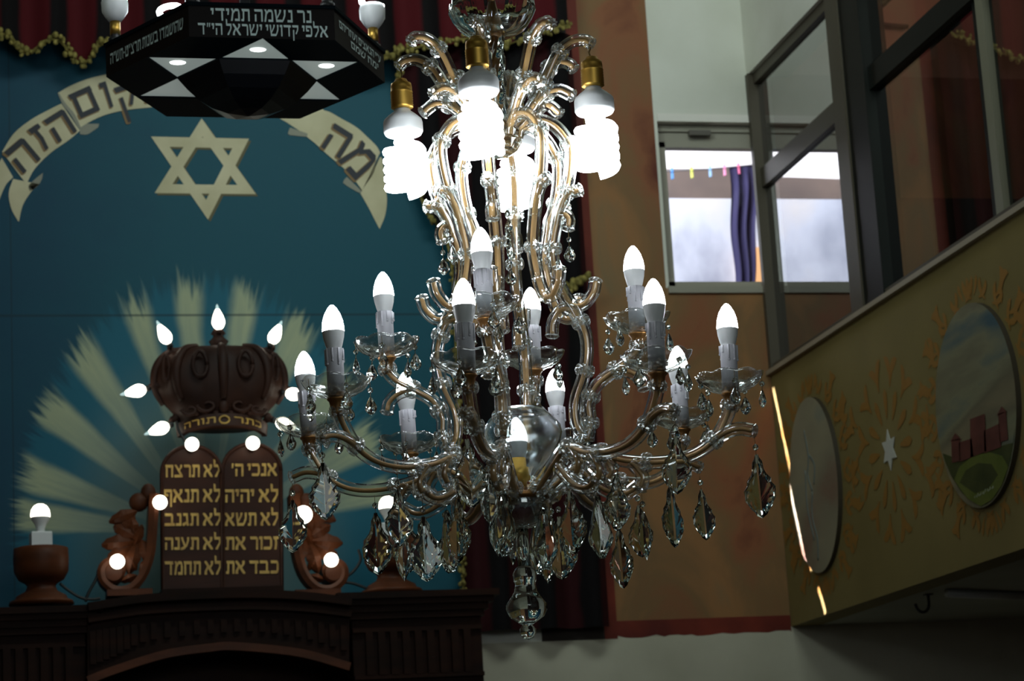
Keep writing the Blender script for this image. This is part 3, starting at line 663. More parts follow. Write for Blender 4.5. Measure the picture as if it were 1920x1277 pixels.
for (px, py, dx, dz) in ((325, 660, -.7, .7), (505, 658, .7, .7), (294, 724, -1, .15), (532, 730, 1, 0.05), (330, 784, -1, -.4), (503, 784, 1, -.4)):
    p = ac(px, py)-cc; d = Vector((dx, 0, dz)).normalized()
    k = MB(); k.lathe([(.016, -.014), (.018, 0), (.010, .010), (.012, .014), (.003, .024), (0, .026)], 12, 0, True, Matrix.Translation(p) @ d.to_track_quat('Z', 'Y').to_matrix().to_4x4())
    k.build('side_knob', wood3, crown, LOCAL)

# bulbs of the string light
def flame_bulb(px, py, dx, dz, label, y=YCR-.02):
    c = onY(px, py, y); d = Vector((dx, 0, dz)).normalized()
    t = thing('flame_bulb', label, 'light bulb', c, 'flame shaped bulbs around the crown')
    Mx = d.to_track_quat('Z', 'Y').to_matrix().to_4x4()
    k = MB(); k.lathe([(.008, -.034), (.015, -.028), (.0205, -.016), (.0205, -.006), (.016, .010), (.010, .024), (.0065, .031)], 14, 0, True, Mx)
    k.lathe([(.0066, .031), (.005, .038), (.0025, .046), (0, .048)], 10, 1, True, Mx, cap=False)
    k.build('glass_flame', [M_glowW, M_glowtip], t, LOCAL)
    k = MB(); k.lathe([(.009, -.036), (.010, -.040), (.010, -.046), (.006, -.050)], 12, 0, True, Mx); k.build('lamp_holder', M_black if d.z < .9 else wood3, t, LOCAL)
for a in ((409, 598, -.05, 1, 'upright flame bulb at the very top of the dark crown'), (307, 626, -.45, .9, 'flame bulb tilted left at the crown\'s upper left shoulder'), (517, 626, .45, .9, 'flame bulb tilted right at the crown\'s upper right shoulder'), (253, 734, -1, -.22, 'flame bulb pointing left beside the crown\'s widest part'), (556, 740, 1, -.15, 'flame bulb pointing right beside the crown\'s widest part'), (297, 805, -.95, -.35, 'flame bulb pointing down left beside the crown band'), (537, 797, .95, -.4, 'flame bulb pointing down right beside the crown band')):
    flame_bulb(*a)
def round_bulb(px, py, r, label, y, side=False):
    c = onY(px, py, y); t = thing('round_bulb', label, 'light bulb', c, 'round bulbs around the tablets')
    d = Vector((0, -1, .15)).normalized(); Mx = d.to_track_quat('Z', 'Y').to_matrix().to_4x4()
    k = MB(); k.ball((0, 0, 0), r, 0, 20, 12); k.build('glass_globe', M_glowW, t, LOCAL)
    k = MB(); k.lathe([(r*.55, -r*.8), (r*.6, -r*1.1), (r*.6, -r*1.7), (r*.45, -r*1.8)], 14, 0, True, Mx); k.build('lamp_holder', M_black, t, LOCAL)
for a in ((360, 833, .0215, 'round bulb on top of the left tablet', YT-.05), (474, 831, .0215, 'round bulb on top of the right tablet', YT-.05), (300, 942, .0222, 'round bulb on the outer edge of the left tablet', YT-.06), (569, 965, .0275, 'round bulb beside the right tablet, half behind a hanging crystal', YT-.10), (220, 1053, .0225, 'round bulb above the left scroll bracket', YT-.07), (621, 1050, .0222, 'round bulb above the right scroll bracket', YT-.07), ):
    round_bulb(*a)

# scroll brackets with carved leaves
def leaf(k, c, ang, L, W, yb=-.01, bend=.01):
    n = 6; vs = []; ca, sa = cos(ang), sin(ang)
    for i in range(n+1):
        t = i/n; wv = W*sin(pi*(t*.92+.04))**.8*(1+.18*sin(t*18))
        for s_ in (-1, 0, 1):
            x, z = t*L, s_*wv*.5
            vs.append(Vector(c)+Vector((x*ca-z*sa, yb-(bend if s_ == 0 else 0)-.012*sin(pi*t), x*sa+z*ca)))
    m = len(vs); vs2 = [v+Vector((0, .012, 0)) for v in vs]
    fs = [(i*3+j, i*3+j+1, (i+1)*3+j+1, (i+1)*3+j) for i in range(n) for j in range(2)]
    k.add(vs+vs2, fs+[tuple(x+m for x in f[::-1]) for f in fs]+[(i*3, (i+1)*3, m+(i+1)*3, m+i*3) for i in range(n)]+[(i*3+2, m+i*3+2, m+(i+1)*3+2, (i+1)*3+2) for i in range(n)], 0, False)
def bracket(sx, label):
    fx = lambda px: px-6 if sx < 0 else 840-px
    base = at(fx(240), 1118)
    t = thing('scroll_bracket', label, 'carving', base, 'scroll brackets beside the tablets')
    pts = [(292, 930), (290, 970), (288, 1010), (284, 1045), (272, 1080), (250, 1104), (222, 1108), (200, 1092), (196, 1070), (208, 1056), (226, 1058), (234, 1072), (226, 1084), (214, 1082)]
    P = spline([at(fx(x), y) for x, y in pts], 6)
    k = MB(); k.sweep(P, [(-.016, -.045), (-.004, -.05), (.012, -.045), (.012, .03), (-.016, .03)], 0, False, bn=(0, 1, 0), scale=lambda q: 1.1-.45*q); k.build('scroll', wood2, t)
    k = MB(); p = at(fx(218), 1076); k.lathe([(.033, -.06), (.033, .03), (.026, .038)], 18, 0, False, Matrix.Translation(p) @ Matrix.Rotation(pi/2, 4, 'X')); k.build('scroll_eye', wood2, t)
    k = MB()
    k.box((min(at(fx(205), 1112).x, at(fx(290), 1112).x), YT-.05, at(fx(240), 1120).z), (max(at(fx(205), 1112).x, at(fx(290), 1112).x), YT+.05, at(fx(240), 1108).z)); k.build('foot', wood2, t)
    for (px, py, a_, L, W) in ((262, 960, 200, .09, .04), (258, 968, 235, .08, .035), (272, 985, 250, .07, .03), (262, 1010, 150, .08, .045), (258, 1016, 185, .10, .05), (252, 1022, 215, .09, .05), (262, 1018, 255, .10, .045), (268, 1012, 290, .08, .04), (258, 1005, 100, .06, .035), (262, 1070, 120, .06, .03), (268, 1078, 60, .06, .03), (262, 1080, 200, .05, .026)):
        k = MB(); aa = radians(a_ if sx < 0 else 180-a_); leaf(k, at(fx(px), py, YT-.01), aa, L, W); k.build('carved_leaf', wood2, t)
    k = MB(); k.ball(at(fx(266), 942), .030, 0, 12, 8, (1, .6, 1)); k.ball(at(fx(284), 925), .024, 0, 10, 6, (1, .6, 1.3)); k.build('carved_rosette', wood2, t)
bracket(-1, 'carved wooden scroll bracket with leaves left of the law tablets')
bracket(1, 'carved wooden scroll bracket with leaves right of the law tablets')

# urn lamps
def urn(px, pyb, label, s=1):
    YU = 7.36; c = onY(px, pyb, YU); t = thing('urn_lamp', label, 'lamp', c, 'urn lamps on the ark')
    K_ = .00163
    k = MB(); k.lathe([(60*K_, 0), (58*K_, .010), (48*K_, .016), (46*K_, .026), (30*K_, .040), (26*K_, .055), (30*K_, .064), (42*K_, .075), (50*K_, .10), (51*K_, .14), (50*K_, .170), (44*K_, .173), (42*K_, .160), (0, .160)], 28, 0, True); k.build('wooden_urn', wood2, t, LOCAL)
    k = MB(); k.lathe([(.0435, .160), (.0435, .215), (.041, .219), (0, .219)], 4, 0, False, Matrix.Rotation(pi/4+.1, 4, 'Z')); k.lathe([(.018, .219), (.018, .222)], 14, 0, True); k.build('socket_box', M_plastic, t, LOCAL)
    k = MB(); k.lathe([(.012, .220), (.013, .232), (.018, .245), (.027, .258), (.029, .266)], 20, 1, True, cap=False); k.lathe([(.029, .266), (.0295, .275), (.027, .289), (.020, .300), (.010, .306), (0, .307)], 20, 0, True, cap=False); k.build('light_bulb', [M_glowW, M_plastic], t, LOCAL)
urn(78, 1134, 'turned wooden urn with white socket and lit bulb at the far left of the ark')
urn(735, 1113, 'turned wooden urn with white socket right of the tablets, partly behind crystals')
cable_m = mat('black_cable', srgb(22, 24, 24), .5)
for pts, lab in (([(112, 1094), (130, 1108), (150, 1120), (172, 1124), (188, 1122)], 'black cable sagging from the left urn to the left scroll bracket'), ([(206, 1055), (190, 1066), (178, 1090), (166, 1112), (160, 1128)], 'thin black cord dropping from the bulb over the left scroll'), ([(672, 1030), (676, 1050), (662, 1072), (640, 1086), (626, 1088)], 'black cord looping up from the right scroll bracket'), ([(640, 1092), (662, 1094), (690, 1104), (706, 1108)], 'black cable running from the right scroll bracket to the right urn'), ([(330, 790), (334, 805), (344, 822), (352, 836)], 'twisted black cord hanging at the left of the crown')):
    k = MB(); k.sweep(spline([onY(x, y, YT-.03) for x, y in pts], 8), circ(.0045, 8)); tag(k.build('power_cord', cable_m), lab, 'cord', 'cords of the bulbs on the ark')

# ================================================================== GALLERY: parapet, paintings, glazing
par_m = noise_mat('olive_cream_paint', [srgb(116, 102, 60), srgb(130, 115, 70)], 2, .7)
och = mat('ochre_stencil_paint', srgb(140, 99, 36), .7)
silv = mat('silver_star_paint', srgb(190, 190, 180), .45)
YE = 4.2
parap = thing('gallery_parapet', 'olive cream gallery parapet with ochre leaf stencils along the right side', 'parapet', (XB, 6, ZP0))
k = MB(); k.box((XB, YE, ZP0), (XB+.10, YW-.002, ZP1)); k.build('panel', par_m, parap)
k = MB(); k.box((XB-.018, YE, ZP1), (XB+.12, YW-.004, ZP1+.016)); k.build('coping', mat('coping_metal', srgb(150, 138, 118), .45), parap)
st = MB(); lq = 0
def comma(y, z, ang, L, W, curl):
    """one stencilled acanthus stroke: a curved, tapering leaf with a round tip"""
    global lq; lq = (lq+1) % 40; th = .0008+.00004*lq; n = 9; a_, b_ = [], []; py, pz, d = y, z, ang
    for i in range(n+1):
        t = i/n; w_ = W*.5*(.18+.82*sin(pi*min(1, t*.62+.02))**1.2) if t < .92 else W*.5*.55
        a_.append((py-sin(d)*w_, pz+cos(d)*w_)); b_.append((py+sin(d)*w_, pz-cos(d)*w_))
        py += cos(d)*L/n; pz += sin(d)*L/n; d += curl/n*(.5+t)
    vs = [(XB-th, p, q) for p, q in a_+b_]
    st.add(vs, [(i, i+1, n+2+i, n+1+i) for i in range(n)]); st.add([(XB-th, p, q) for p, q in (a_[-1], b_[-1], (py, pz))], [(0, 1, 2)])
ovals = [(7.425, 2.80, .225, .292), (6.100, 2.80, .270, .286)]
for (cy_, cz_, ra, rb_) in ovals+[(4.76, 2.80, .27, .29)]:
    n = 40
    for i in range(n):
        a = 2*pi*(i+.5)/n; e = lambda f, g=1: (cy_+(ra+.20*(f-1))*cos(a), cz_+(rb_+.25*(g-1))*sin(a))
        tang = math.atan2(rb_*cos(a), -ra*sin(a)); sd = 1 if (i % 2) else -1
        side = abs(cos(a))
        comma(*e(1.10, 1.06), tang+(pi if sd < 0 else 0)+sd*-.25, .060+.03*side, .020, -sd*1.5)
        if side > .45:
            comma(*e(1.28, 1.12), tang+(pi if sd < 0 else 0)-sd*.7, .085+.03*side, .026, -sd*2.2)
        if side > .7 and i % 2: comma(*e(1.55, 1.2), tang+(pi if (i % 4 < 2) else 0)-.5*(1 if i % 4 < 2 else -1), .10, .028, (2.4 if i % 4 < 2 else -2.4))
    for sg in (-1, 1):
        for q in range(5): comma(cy_+.018*(q-2), cz_+sg*(rb_+.02), sg*pi/2+(q-2)*.35*-sg, .055, .016, (q-2)*.3*sg)
for (cy_, cz_) in ((6.775, 2.797), (5.45, 2.797)):
    for (ring_, nn, L, W_, cu) in ((.085, 12, .085, .030, .0), (.17, 12, .10, .030, 1.4), (.17, 12, .10, .026, -1.4), (.27, 8, .09, .03, 1.9)):
        for i in range(nn):
            a = 2*pi*(i+.5*(ring_ > .1))/nn
            if ring_ > .2 and abs(sin(a)) > .8: continue
            comma(cy_+ring_*cos(a), cz_+ring_*1.15*sin(a), a, L, W_, cu)
st.v = [v for v in st.v]
st.build('leaf_stencil', och, parap)
k = MB()
for (cy_, cz_) in ((6.775, 2.797), (5.45, 2.797)):
    pts = [(XB-.003, cy_+(.06 if i % 2 == 0 else .032)*sin(pi*i/6), cz_+(.064 if i % 2 == 0 else .034)*cos(pi*i/6)) for i in range(12)]
    k = MB(); k.prism(pts, (-.002, 0, 0)); k.build('silver_star', silv, parap)
# oval paintings (thin boards fixed on the parapet)
rimdark = mat('shaded_board_edge', srgb(52, 44, 28), .6)  # edge faces coloured dark to paint in their shadow side
def oval(cy_, cz_, ra, rb_, label, sky):
    t = thing('oval_painting', label, 'painting', (XB-.01, cy_, cz_), 'oval paintings on the parapet')
    k = MB(); k.prism([(XB-.016, cy_+ra*cos(2*pi*i/64), cz_+rb_*sin(2*pi*i/64)) for i in range(64)], (.0158, 0, 0)); k.m = [0, 0]+[1]*64
    k.build('board', [sky, rimdark], t); return t
sky1 = noise_mat('pale_cloud_paint', [srgb(88, 114, 118), srgb(146, 140, 116), srgb(132, 126, 106), srgb(124, 90, 76)], 2.2, .5, 4, (1, .8, 1.4))
sky2 = noise_mat('grey_cloud_paint', [srgb(62, 86, 94), srgb(122, 120, 94), srgb(102, 96, 76), srgb(132, 122, 94)], 3.0, .45, 6, (1, .5, 2.2), stops=[.32, .45, .55, .7])
o1 = oval(*ovals[0], 'pale oval painting with faint blue figure nearest the back wall', sky1)
k = MB()
for pts in ([(7.47, 2.99), (7.45, 2.9), (7.47, 2.84), (7.44, 2.78)], [(7.44, 2.78), (7.46, 2.7), (7.43, 2.62), (7.44, 2.55)], [(7.44, 2.9), (7.40, 2.86), (7.42, 2.8)], [(7.49, 2.86), (7.50, 2.74), (7.46, 2.62)]):
    k.sweep(spline([(XB-.0162, y, z) for y, z in pts], 6), circ(.006, 6, .0012), 0, True, bn=(1, 0, 0))
k.build('faint_figure', mat('grey_blue_paint', srgb(98, 108, 104), .6), o1)
o2 = oval(*ovals[1], 'oval painting of red brick towers on a green hill', sky2)
def oflat(pp, m, nm, k0=.0005, lab=None):
    k = MB(); k.prism([Vector((XB-.0162-k0, *onX(x, y, XB-.0165).yz)) for x, y in pp], (-.0006, 0, 0)); return k.build(nm, m, o2)
def ell_clip(pts):
    cy_, cz_, ra, rb_ = ovals[1]; out = []
    for x, y in pts:
        p = onX(x, y, XB-.0165); dy, dz = (p.y-cy_)/ra, (p.z-cz_)/rb_; q = math.hypot(dy, dz)
        if q > .985: p = Vector((p.x, cy_+dy/q*.985*ra, cz_+dz/q*.985*rb_))
        out.append(Vector((XB-.0167, p.y, p.z)))
    return out
green1 = noise_mat('dark_green_paint', [srgb(46, 54, 22), srgb(66, 72, 34)], 12, .5); green2 = noise_mat('light_green_paint', [srgb(78, 90, 28), srgb(98, 104, 46)], 12, .5)
bot = [(1768, 850), (1790, 858), (1830, 845), (1870, 838), (1900, 830), (1912, 810), (1916, 840), (1905, 880), (1890, 915), (1870, 940), (1850, 952), (1830, 945), (1805, 925), (1785, 895), (1772, 865)]
k = MB(); k.prism(ell_clip(bot), (-.0006, 0, 0)); k.build('painted_field', green1, o2)
k = MB(); k.prism([Vector((p.x-.0008, p.y, p.z)) for p in ell_clip([(1790, 900), (1800, 875), (1825, 855), (1855, 848), (1880, 855), (1893, 880), (1880, 915), (1862, 940), (1840, 950), (1815, 935)])], (-.0006, 0, 0)); k.build('painted_hill', green2, o2)
k = MB(); k.prism([Vector((p.x-.0014, p.y, p.z)) for p in ell_clip([(1800, 905), (1812, 882), (1835, 868), (1860, 870), (1872, 890), (1855, 915), (1830, 925)])], (-.0004, 0, 0)); k.build('painted_meadow', green1, o2)
brick = noise_mat('red_brick_paint', [srgb(76, 38, 32), srgb(98, 54, 46)], 20, .5)
tw = MB()
for pp in ([(1785, 868), (1784, 826), (1800, 822), (1801, 864)], [(1782, 828), (1791, 812), (1803, 824)], [(1800, 866), (1798, 830), (1822, 822), (1826, 856)], [(1820, 858), (1819, 786), (1846, 776), (1850, 846)], [(1846, 850), (1845, 808), (1874, 794), (1877, 838)], [(1875, 830), (1872, 776), (1886, 772), (1890, 824)], [(1869, 780), (1878, 762), (1888, 772)]):
    tw.prism([Vector((XB-.0185, *onX(x, y, XB-.0185).yz)) for x, y in pp], (-.0006, 0, 0))
tw.build('painted_towers', brick, o2)
sg = MB()
for i in range(13):                                  # faint illegible white scribble at the foot of the painting
    x0_, y0_ = 1828+2.9*i, 934-1.5*i+random.uniform(-1.5, 1.5); h_ = random.uniform(3, 7)
    sg.sweep([Vector((XB-.0187, *onX(x0_+random.uniform(-1, 1), y0_, XB-.0187).yz)), Vector((XB-.0187, *onX(x0_+random.uniform(-1, 1), y0_-h_, XB-.0187).yz))], circ(.0018, 5, .0006), 0, False, bn=(1, 0, 0))
sg.build('brushed_marks', mat('white_paint', srgb(150, 155, 135), .5), o2)

# glazing
alu = mat('bronze_anodised_frame', srgb(74, 68, 56), .5, .1, .3); alu_d = mat('dark_frame', srgb(22, 25, 22), .5, .1, .2); alu_l = mat('grey_frame', srgb(120, 118, 100), .45, .1)
gz = thing('gallery_glazing', 'tall framed glass screen with dark mullions above the gallery parapet', 'glass screen', (XB, 6, ZP1))
def gbox(y0, y1, z0, z1, m, nm, p=.03, q=.03):
    k = MB(); k.box((XB-p+.03, y0, z0), (XB+q+.03, y1, z1)); return k.build(nm, m, gz)
ZB, ZM = ZP1+.016, 3.97
gbox(YW-.03, YW-.004, ZB, ZG, alu, 'end_post', .036, .02)
gbox(6.70, 6.93, ZB, ZC-.02, alu_d, 'wide_mullion', .035, .05)
gbox(6.86, 6.96, ZB, ZC-.02, alu, 'mullion_cover', .042, .0)
gbox(5.862, 5.91, ZB, ZG, alu_l, 'slim_mullion', .010, .02)
gbox(5.91, 5.935, ZB, ZG, alu_d, 'mullion_seal', .008, .02)
gbox(6.93, YW-.03, ZG-.04, ZG, alu, 'top_rail', .015, .02); gbox(YE, 6.70, ZG-.04, ZG, alu_d, 'top_rail')
gbox(6.93, YW-.03, ZM-.045, ZM+.025, alu, 'middle_rail', .015, .02); gbox(5.91, 6.70, ZM-.045, ZM+.03, alu_d, 'middle_rail', .02); gbox(YE, 5.84, ZM-.045, ZM+.03, alu_d, 'middle_rail', .02)
gbox(YE, YW-.03, ZB+.001, ZB+.02, alu, 'sill_rail')
mir = thin_glass('tinted_reflective_glass', (.26, .29, .28, 1), .34, .66, .01, 5)
mir2 = thin_glass('clear_gallery_glass', (.72, .72, .70, 1), .12, .8, .01, 5)
for (y0, y1, z0, z1) in ((6.93, YW-.03, ZM+.03, ZG-.04), (6.93, YW-.03, ZB+.02, ZM-.045), (5.935, 6.70, ZM+.03, ZG-.04), (5.935, 6.70, ZB+.02, ZM-.045), (YE, 5.84, ZM+.03, ZG-.04), (YE, 5.84, ZB+.02, ZM-.045)):
    k = MB(); x = XB+.03; k.add([(x, y0, z0), (x, y1, z0), (x, y1, z1), (x, y0, z1)], [(0, 1, 2, 3)]); k.build('glass_pane', mir2 if (z0 > ZM and y0 < 6.8) else mir, gz)
# fluorescent fitting in the gallery
fx = thing('fluorescent_fitting', 'dark tube light fitting seen through the upper gallery pane', 'lamp', (3.6, 6.6, 4.6))
fa, fb = onX(1622, 30, 3.15), onX(1720, -66, 3.15)
k = MB(); k.box((3.10, fb.y, fa.z+.012), (3.20, fa.y, fa.z+.06)); k.build('housing', M_black, fx)
k = MB(); k.sweep([(3.15, fa.y-.01, fa.z), (3.15, fb.y+.01, fa.z)], circ(.014, 10)); k.build('tube', mat('unlit_tube', srgb(120, 132, 120), .3), fx)
for y in (fa.y-.08, fb.y+.08):
    k = MB(); k.sweep([(3.15, y, fa.z+.05), (3.15, y, ZC-.01)], circ(.01, 8)); k.build('hanger', M_black, fx)
rustpipe = mat('brown_pipe', srgb(62, 34, 26), .6)
pipes = thing('wall_pipes', 'thin brown pipes on the pinkish gallery end wall behind the dark light fitting', 'pipe', onY(1650, 50, YW-.015))
for ps in (((1604, 44), (1624, 40), (1662, 47), (1702, 50)), ((1606, 54), (1640, 60)), ((1656, 50), (1640, 62), (1612, 86))):
    k = MB(); k.sweep([onY(x, y, YW-.015) for x, y in ps], circ(.009, 8)); k.build('pipe_run', rustpipe, pipes)
# hook and pipe under the slab
p = Vector((2.923, 6.911, ZP0))
hk = MB(); pts = [Vector((0, .0, 0)), Vector((0, 0, -.03))]+[Vector((-.024*(1-cos(t)), -.004*(1-cos(t)), -.03-.024*sin(t)*1.1)) for t in [pi*j/10 for j in range(11)]]
hk.sweep([p+Vector((0, .022, 0))+v for v in pts], circ(.0048, 8)); hk.box((p.x-.012, p.y+.010, p.z-.004), (p.x+.012, p.y+.034, p.z))
tag(hk.build('ceiling_hook', M_black), 'dark metal hook under the gallery slab', 'hook')
tag_m = mat('white_conduit', srgb(200, 205, 205), .3)
pp = MB(); a = Vector((2.933, 6.809, ZP0-.0135)); b2 = Vector((3.30, 6.985, ZP0-.0135)); pp.sweep([a, b2], circ(.013, 10)); tag(pp.build('conduit', tag_m), 'pale conduit pipe running under the gallery slab', 'pipe')

# ================================================================== HEXAGONAL MEMORIAL LAMP
HC = Vector((.645, 5.127, 3.376)); HS = .314; HA0 = .006; HH = .078
lamp_b = mat('black_painted_panel', srgb(6, 16, 22), .6, spec=.04); lamp_f = mat('brown_black_face', srgb(20, 16, 16), .5, spec=.15)
hexl = thing('memorial_lamp', 'black hexagonal hanging lamp with white Hebrew lettering at upper left', 'lamp', HC)
def hv(k, r=HS, z=0, off=0): a = HA0+radians(-120+60*k+off); return Vector((r*cos(a), r*sin(a), z))
C6 = [hv(k) for k in range(6)]; ap = HS*cos(pi/6)
tips = [hv(k, ap, 0, 30) for k in range(6)]; inn = [hv(k, ap/math.sqrt(3), 0, 0) for k in range(6)]
k = MB()
up = Vector((0, 0, HH))
for i in range(6): k.add([C6[i], C6[(i+1) % 6], C6[(i+1) % 6]+up, C6[i]+up], [(0, 1, 2, 3)], 1)
k.add([c+up for c in C6], [tuple(range(6))], 0)
for i in range(6):                                   # underside: dark field between the star points
    k.add([C6[i], tips[(i-1) % 6], inn[i], tips[i]], [(0, 1, 2, 3)], 0)
hb = k.build('hexagonal_body', [lamp_b, lamp_f], hexl, LOCAL)
k = MB()
for i in range(6):
    a, b2 = hv(i, HS*1.015, HH), hv(i+1, HS*1.015, HH); a2, b3 = hv(i, HS*1.015, HH-.008), hv(i+1, HS*1.015, HH-.008)
    k.add([a2, b3, b2, a], [(0, 1, 2, 3)]); k.add([hv(i, HS, HH-.008), a2, b3, hv(i+1, HS, HH-.008)], [(0, 1, 2, 3)]); k.add([a, b2, Vector((0, 0, HH+.002))], [(0, 1, 2)])
k.build('rim', lamp_b, hexl, LOCAL)
white_sat = mat('backlit_white_glass', srgb(205, 220, 212), .25, emit=(.85, 1, .95), strength=.16)
M_spot = mat('star_point_bulb', (1, 1, 1), .3, emit=(.95, 1, .98), strength=4)
for i in range(6):                                   # white recessed star points, each with a small lit bulb behind
    a, b2, c = tips[i], inn[i], inn[(i+1) % 6]; d = Vector((0, 0, .004)); cen = (a+b2+c)/3
    k = MB(); k.add([a+d, b2+d, c+d, a, b2, c], [(0, 1, 2)], 0); k.add([a+d, b2+d, c+d, a, b2, c], [(0, 3, 4, 1), (1, 4, 5, 2), (2, 5, 3, 0)], 1); so_ = k.build('star_point', [white_sat, lamp_b], hexl, LOCAL)
    if i not in (0, 1, 5): continue
    k = MB(); k.ball(cen+Vector((0, 0, .004))+(a-cen)*.1, .012, 0, 12, 8, (1.5, 1, .3)); k.build('small_bulb', M_spot, so_, LOCAL)
k = MB(); ri = ap/math.sqrt(3)
k.lathe([(ri, 0), (ri*.86, -.026), (ri*.70, -.050), (ri*.52, -.068), (ri*.30, -.080), (0, -.086)], 6, 0, False, Matrix.Rotation(HA0, 4, 'Z')); k.build('glass_dome', mat('dark_glass_dome', srgb(6, 10, 16), .3, spec=.2), hexl, LOCAL)
white_let = mat('white_lettering', srgb(205, 225, 222), .5)
def face_letters(i, rows_):
    A_, B_ = C6[i], C6[(i+1) % 6]; nrm = ((A_+B_)/2).normalized()
    for txt, u0, u1, v0, v1 in rows_:
        P = lambda u, v: A_.lerp(B_, u)+Vector((0, 0, HH*v))
        gm = MB(); letters(gm, txt, quad(P(u0, v0), P(u1, v0), P(u0, v1), P(u1, v1)), 0, 0, .0012, nrm); gm.build('white_text_line', white_let, hb, LOCAL)
face_letters(0, [('נר נשמה תמידי', .15, .84, .48, .84), ('אלפי קדושי ישראל הי״ד', .06, .95, .07, .40)])
face_letters(5, [('שהושמדו בשנות תרצ״ט-תש״ה', .06, .94, .30, .62)])
face_letters(1, [('ע״י הנאצים ועוזריהם', .08, .92, .48, .70), ('ימח שמם', .30, .86, .18, .38)])
def cfl_mesh(t, z_dir=1, turns=4.5, R=.030, tr=.0075, H=.075):
    """spiral bulb with its white housing; z measured from the cap, going along z_dir"""
    k = MB(); s_ = z_dir; Mx = Matrix.Diagonal((1, 1, s_, 1))
    k.lathe([(.0135, 0), (.015, .004), (.024, .012), (.0325, .020), (.034, .026), (.034, .044), (.031, .050), (0, .052)], 24, 0, True, Mx); k.build('ballast_housing', M_plastic, t, LOCAL)
    k = MB(); P = []; n = int(turns*18)
    P.append(Vector((.010, 0, s_*.048)))
    for i in range(n+1):
        q = i/n; a = 2*pi*turns*q; rr_ = R*min(1, .45+q*7) if q < .1 else (R if q < .93 else R*max(.35, 1-(q-.93)*9))
        P.append(Vector((rr_*cos(a), rr_*sin(a), s_*(.060+H*q))))
    k.sweep(P, circ(tr, 8), 0, True)
    k.lathe([(.012, .048), (.012, .060+H*.7), (.004, .060+H*.95)], 10, 0, True, Mx, cap=False)
    k.build('spiral_tube', M_glowS, t, LOCAL)
for i in range(6):                                   # six upright bulbs on the lamp's corners
    q = hv(i, HS*.93, HH)
    h_ = bpy.data.objects.new('corner_bulb', None); COL.objects.link(h_); h_.parent = hexl; h_.location = q
    k = MB(); k.lathe([(.016, 0), (.016, .012), (.011, .014), (.011, .020), (.012, .021)], 14, 1, True); k.lathe([(.0115, .020), (.0115, .052)], 14, 0, True); k.build('bulb_stem', [M_brass, M_black], h_, LOCAL)
    k = MB(); Mx = Matrix.Translation((0, 0, .052)); k.lathe([(.013, 0), (.022, .012), (.029, .024), (.030, .045), (.027, .056), (0, .057)], 22, 0, True, Mx); k.build('ballast_housing', M_plastic, h_, LOCAL)
    k = MB(); P = [Vector((.024*cos(a), .024*sin(a), .108+.0042*a)) for a in [2*pi*3*j/48 for j in range(49)]]; P = [Vector((.012, 0, .10))]+P; k.sweep(P, circ(.0065, 8), 0, True); k.build('spiral_tube', M_glowS, h_, LOCAL)
k = MB(); k.sweep([(0, 0, HH), (0, 0, ZC-HC.z-.002)], circ(.012, 10)); k.build('hanging_rod', M_black, hexl, LOCAL)

# ================================================================== CHANDELIER
AX = Vector((.903, 3.799, 0))
def zy(py):                                          # height on the axis that shows at image row py
    d = AX-EYE; d.z = 0; s = (638.5-py)/FPX
    return (s*d.dot(Fw)-d.dot(Up))/(Up.z-s*Fw.z)     # relative to eye height
Z0 = EYE.z
chand = thing('crystal_chandelier', 'large crystal chandelier with gilded glass clad arms and candle bulbs', 'chandelier', (AX.x, AX.y, Z0))
def rp(pts): return [Vector((r, 0, zy(y))) for r, y in pts]
TS = []
for i in range(16):
    a = 2*pi*i/16; TS.append(((.0102+.0011*cos(8*a))*cos(a), (.0102+.0011*cos(8*a))*sin(a)))
CORE = circ(.0038, 8, .0052)
def clad(k, pts, per=7, sc=1.0):
    P = spline(rp(pts), per)
    k.sweep(P, [(a*sc, b_*sc) for a, b_ in CORE], 0, True, bn=(0, 1, 0)); k.sweep(P, [(a*sc, b_*sc) for a, b_ in TS], 1, True, bn=(0, 1, 0))
    return P
def flower(k, c, d, R, m=0):
    Mx = Matrix.Translation(Vector(c)) @ Vector(d).normalized().to_track_quat('Z', 'Y').to_matrix().to_4x4()
    k.lathe([(0, .34*R), (.35*R, .40*R), (.72*R, .28*R), (R, .02*R), (.8*R, -.22*R), (0, -.3*R)], 20, m, False, Mx, lambda q, a: (.74+.26*abs(cos(5*a))) if q in (2, 3, 4) else 1)
ROS_END = MB(); flower(ROS_END, (0, 0, 0), (0, 0, 1), .0128)
ROS_COL = MB()
for sx_, sy_ in ((1, 0), (-1, 0), (0, 1), (0, -1)): flower(ROS_COL, (sx_*.0118, sy_*.0118, 0), (sx_, sy_, 0), .0108)
_re = ROS_END.build('end_rosette', M_floret); _rc = ROS_COL.build('rosette_collar', M_floret)
me_end, me_col = _re.data, _rc.data; bpy.data.objects.remove(_re); bpy.data.objects.remove(_rc)
def put(name, me, parent, loc, d=None, up_axis='Y'):
    o = bpy.data.objects.new(name, me); COL.objects.link(o); o.parent = parent; o.location = loc
    if d is not None: o.rotation_euler = Vector(d).normalized().to_track_quat('Z', up_axis).to_euler()
    return o
def end_ros(parent, P): d = P[-1]-P[-3]; return put('end_rosette', me_end, parent, P[-1]+d.normalized()*.003, d)
def col_ros(parent, P, i): i = max(1, min(len(P)-2, int(i*(len(P)-1)))); return put('rosette_collar', me_col, parent, P[i], P[i+1]-P[i-1])
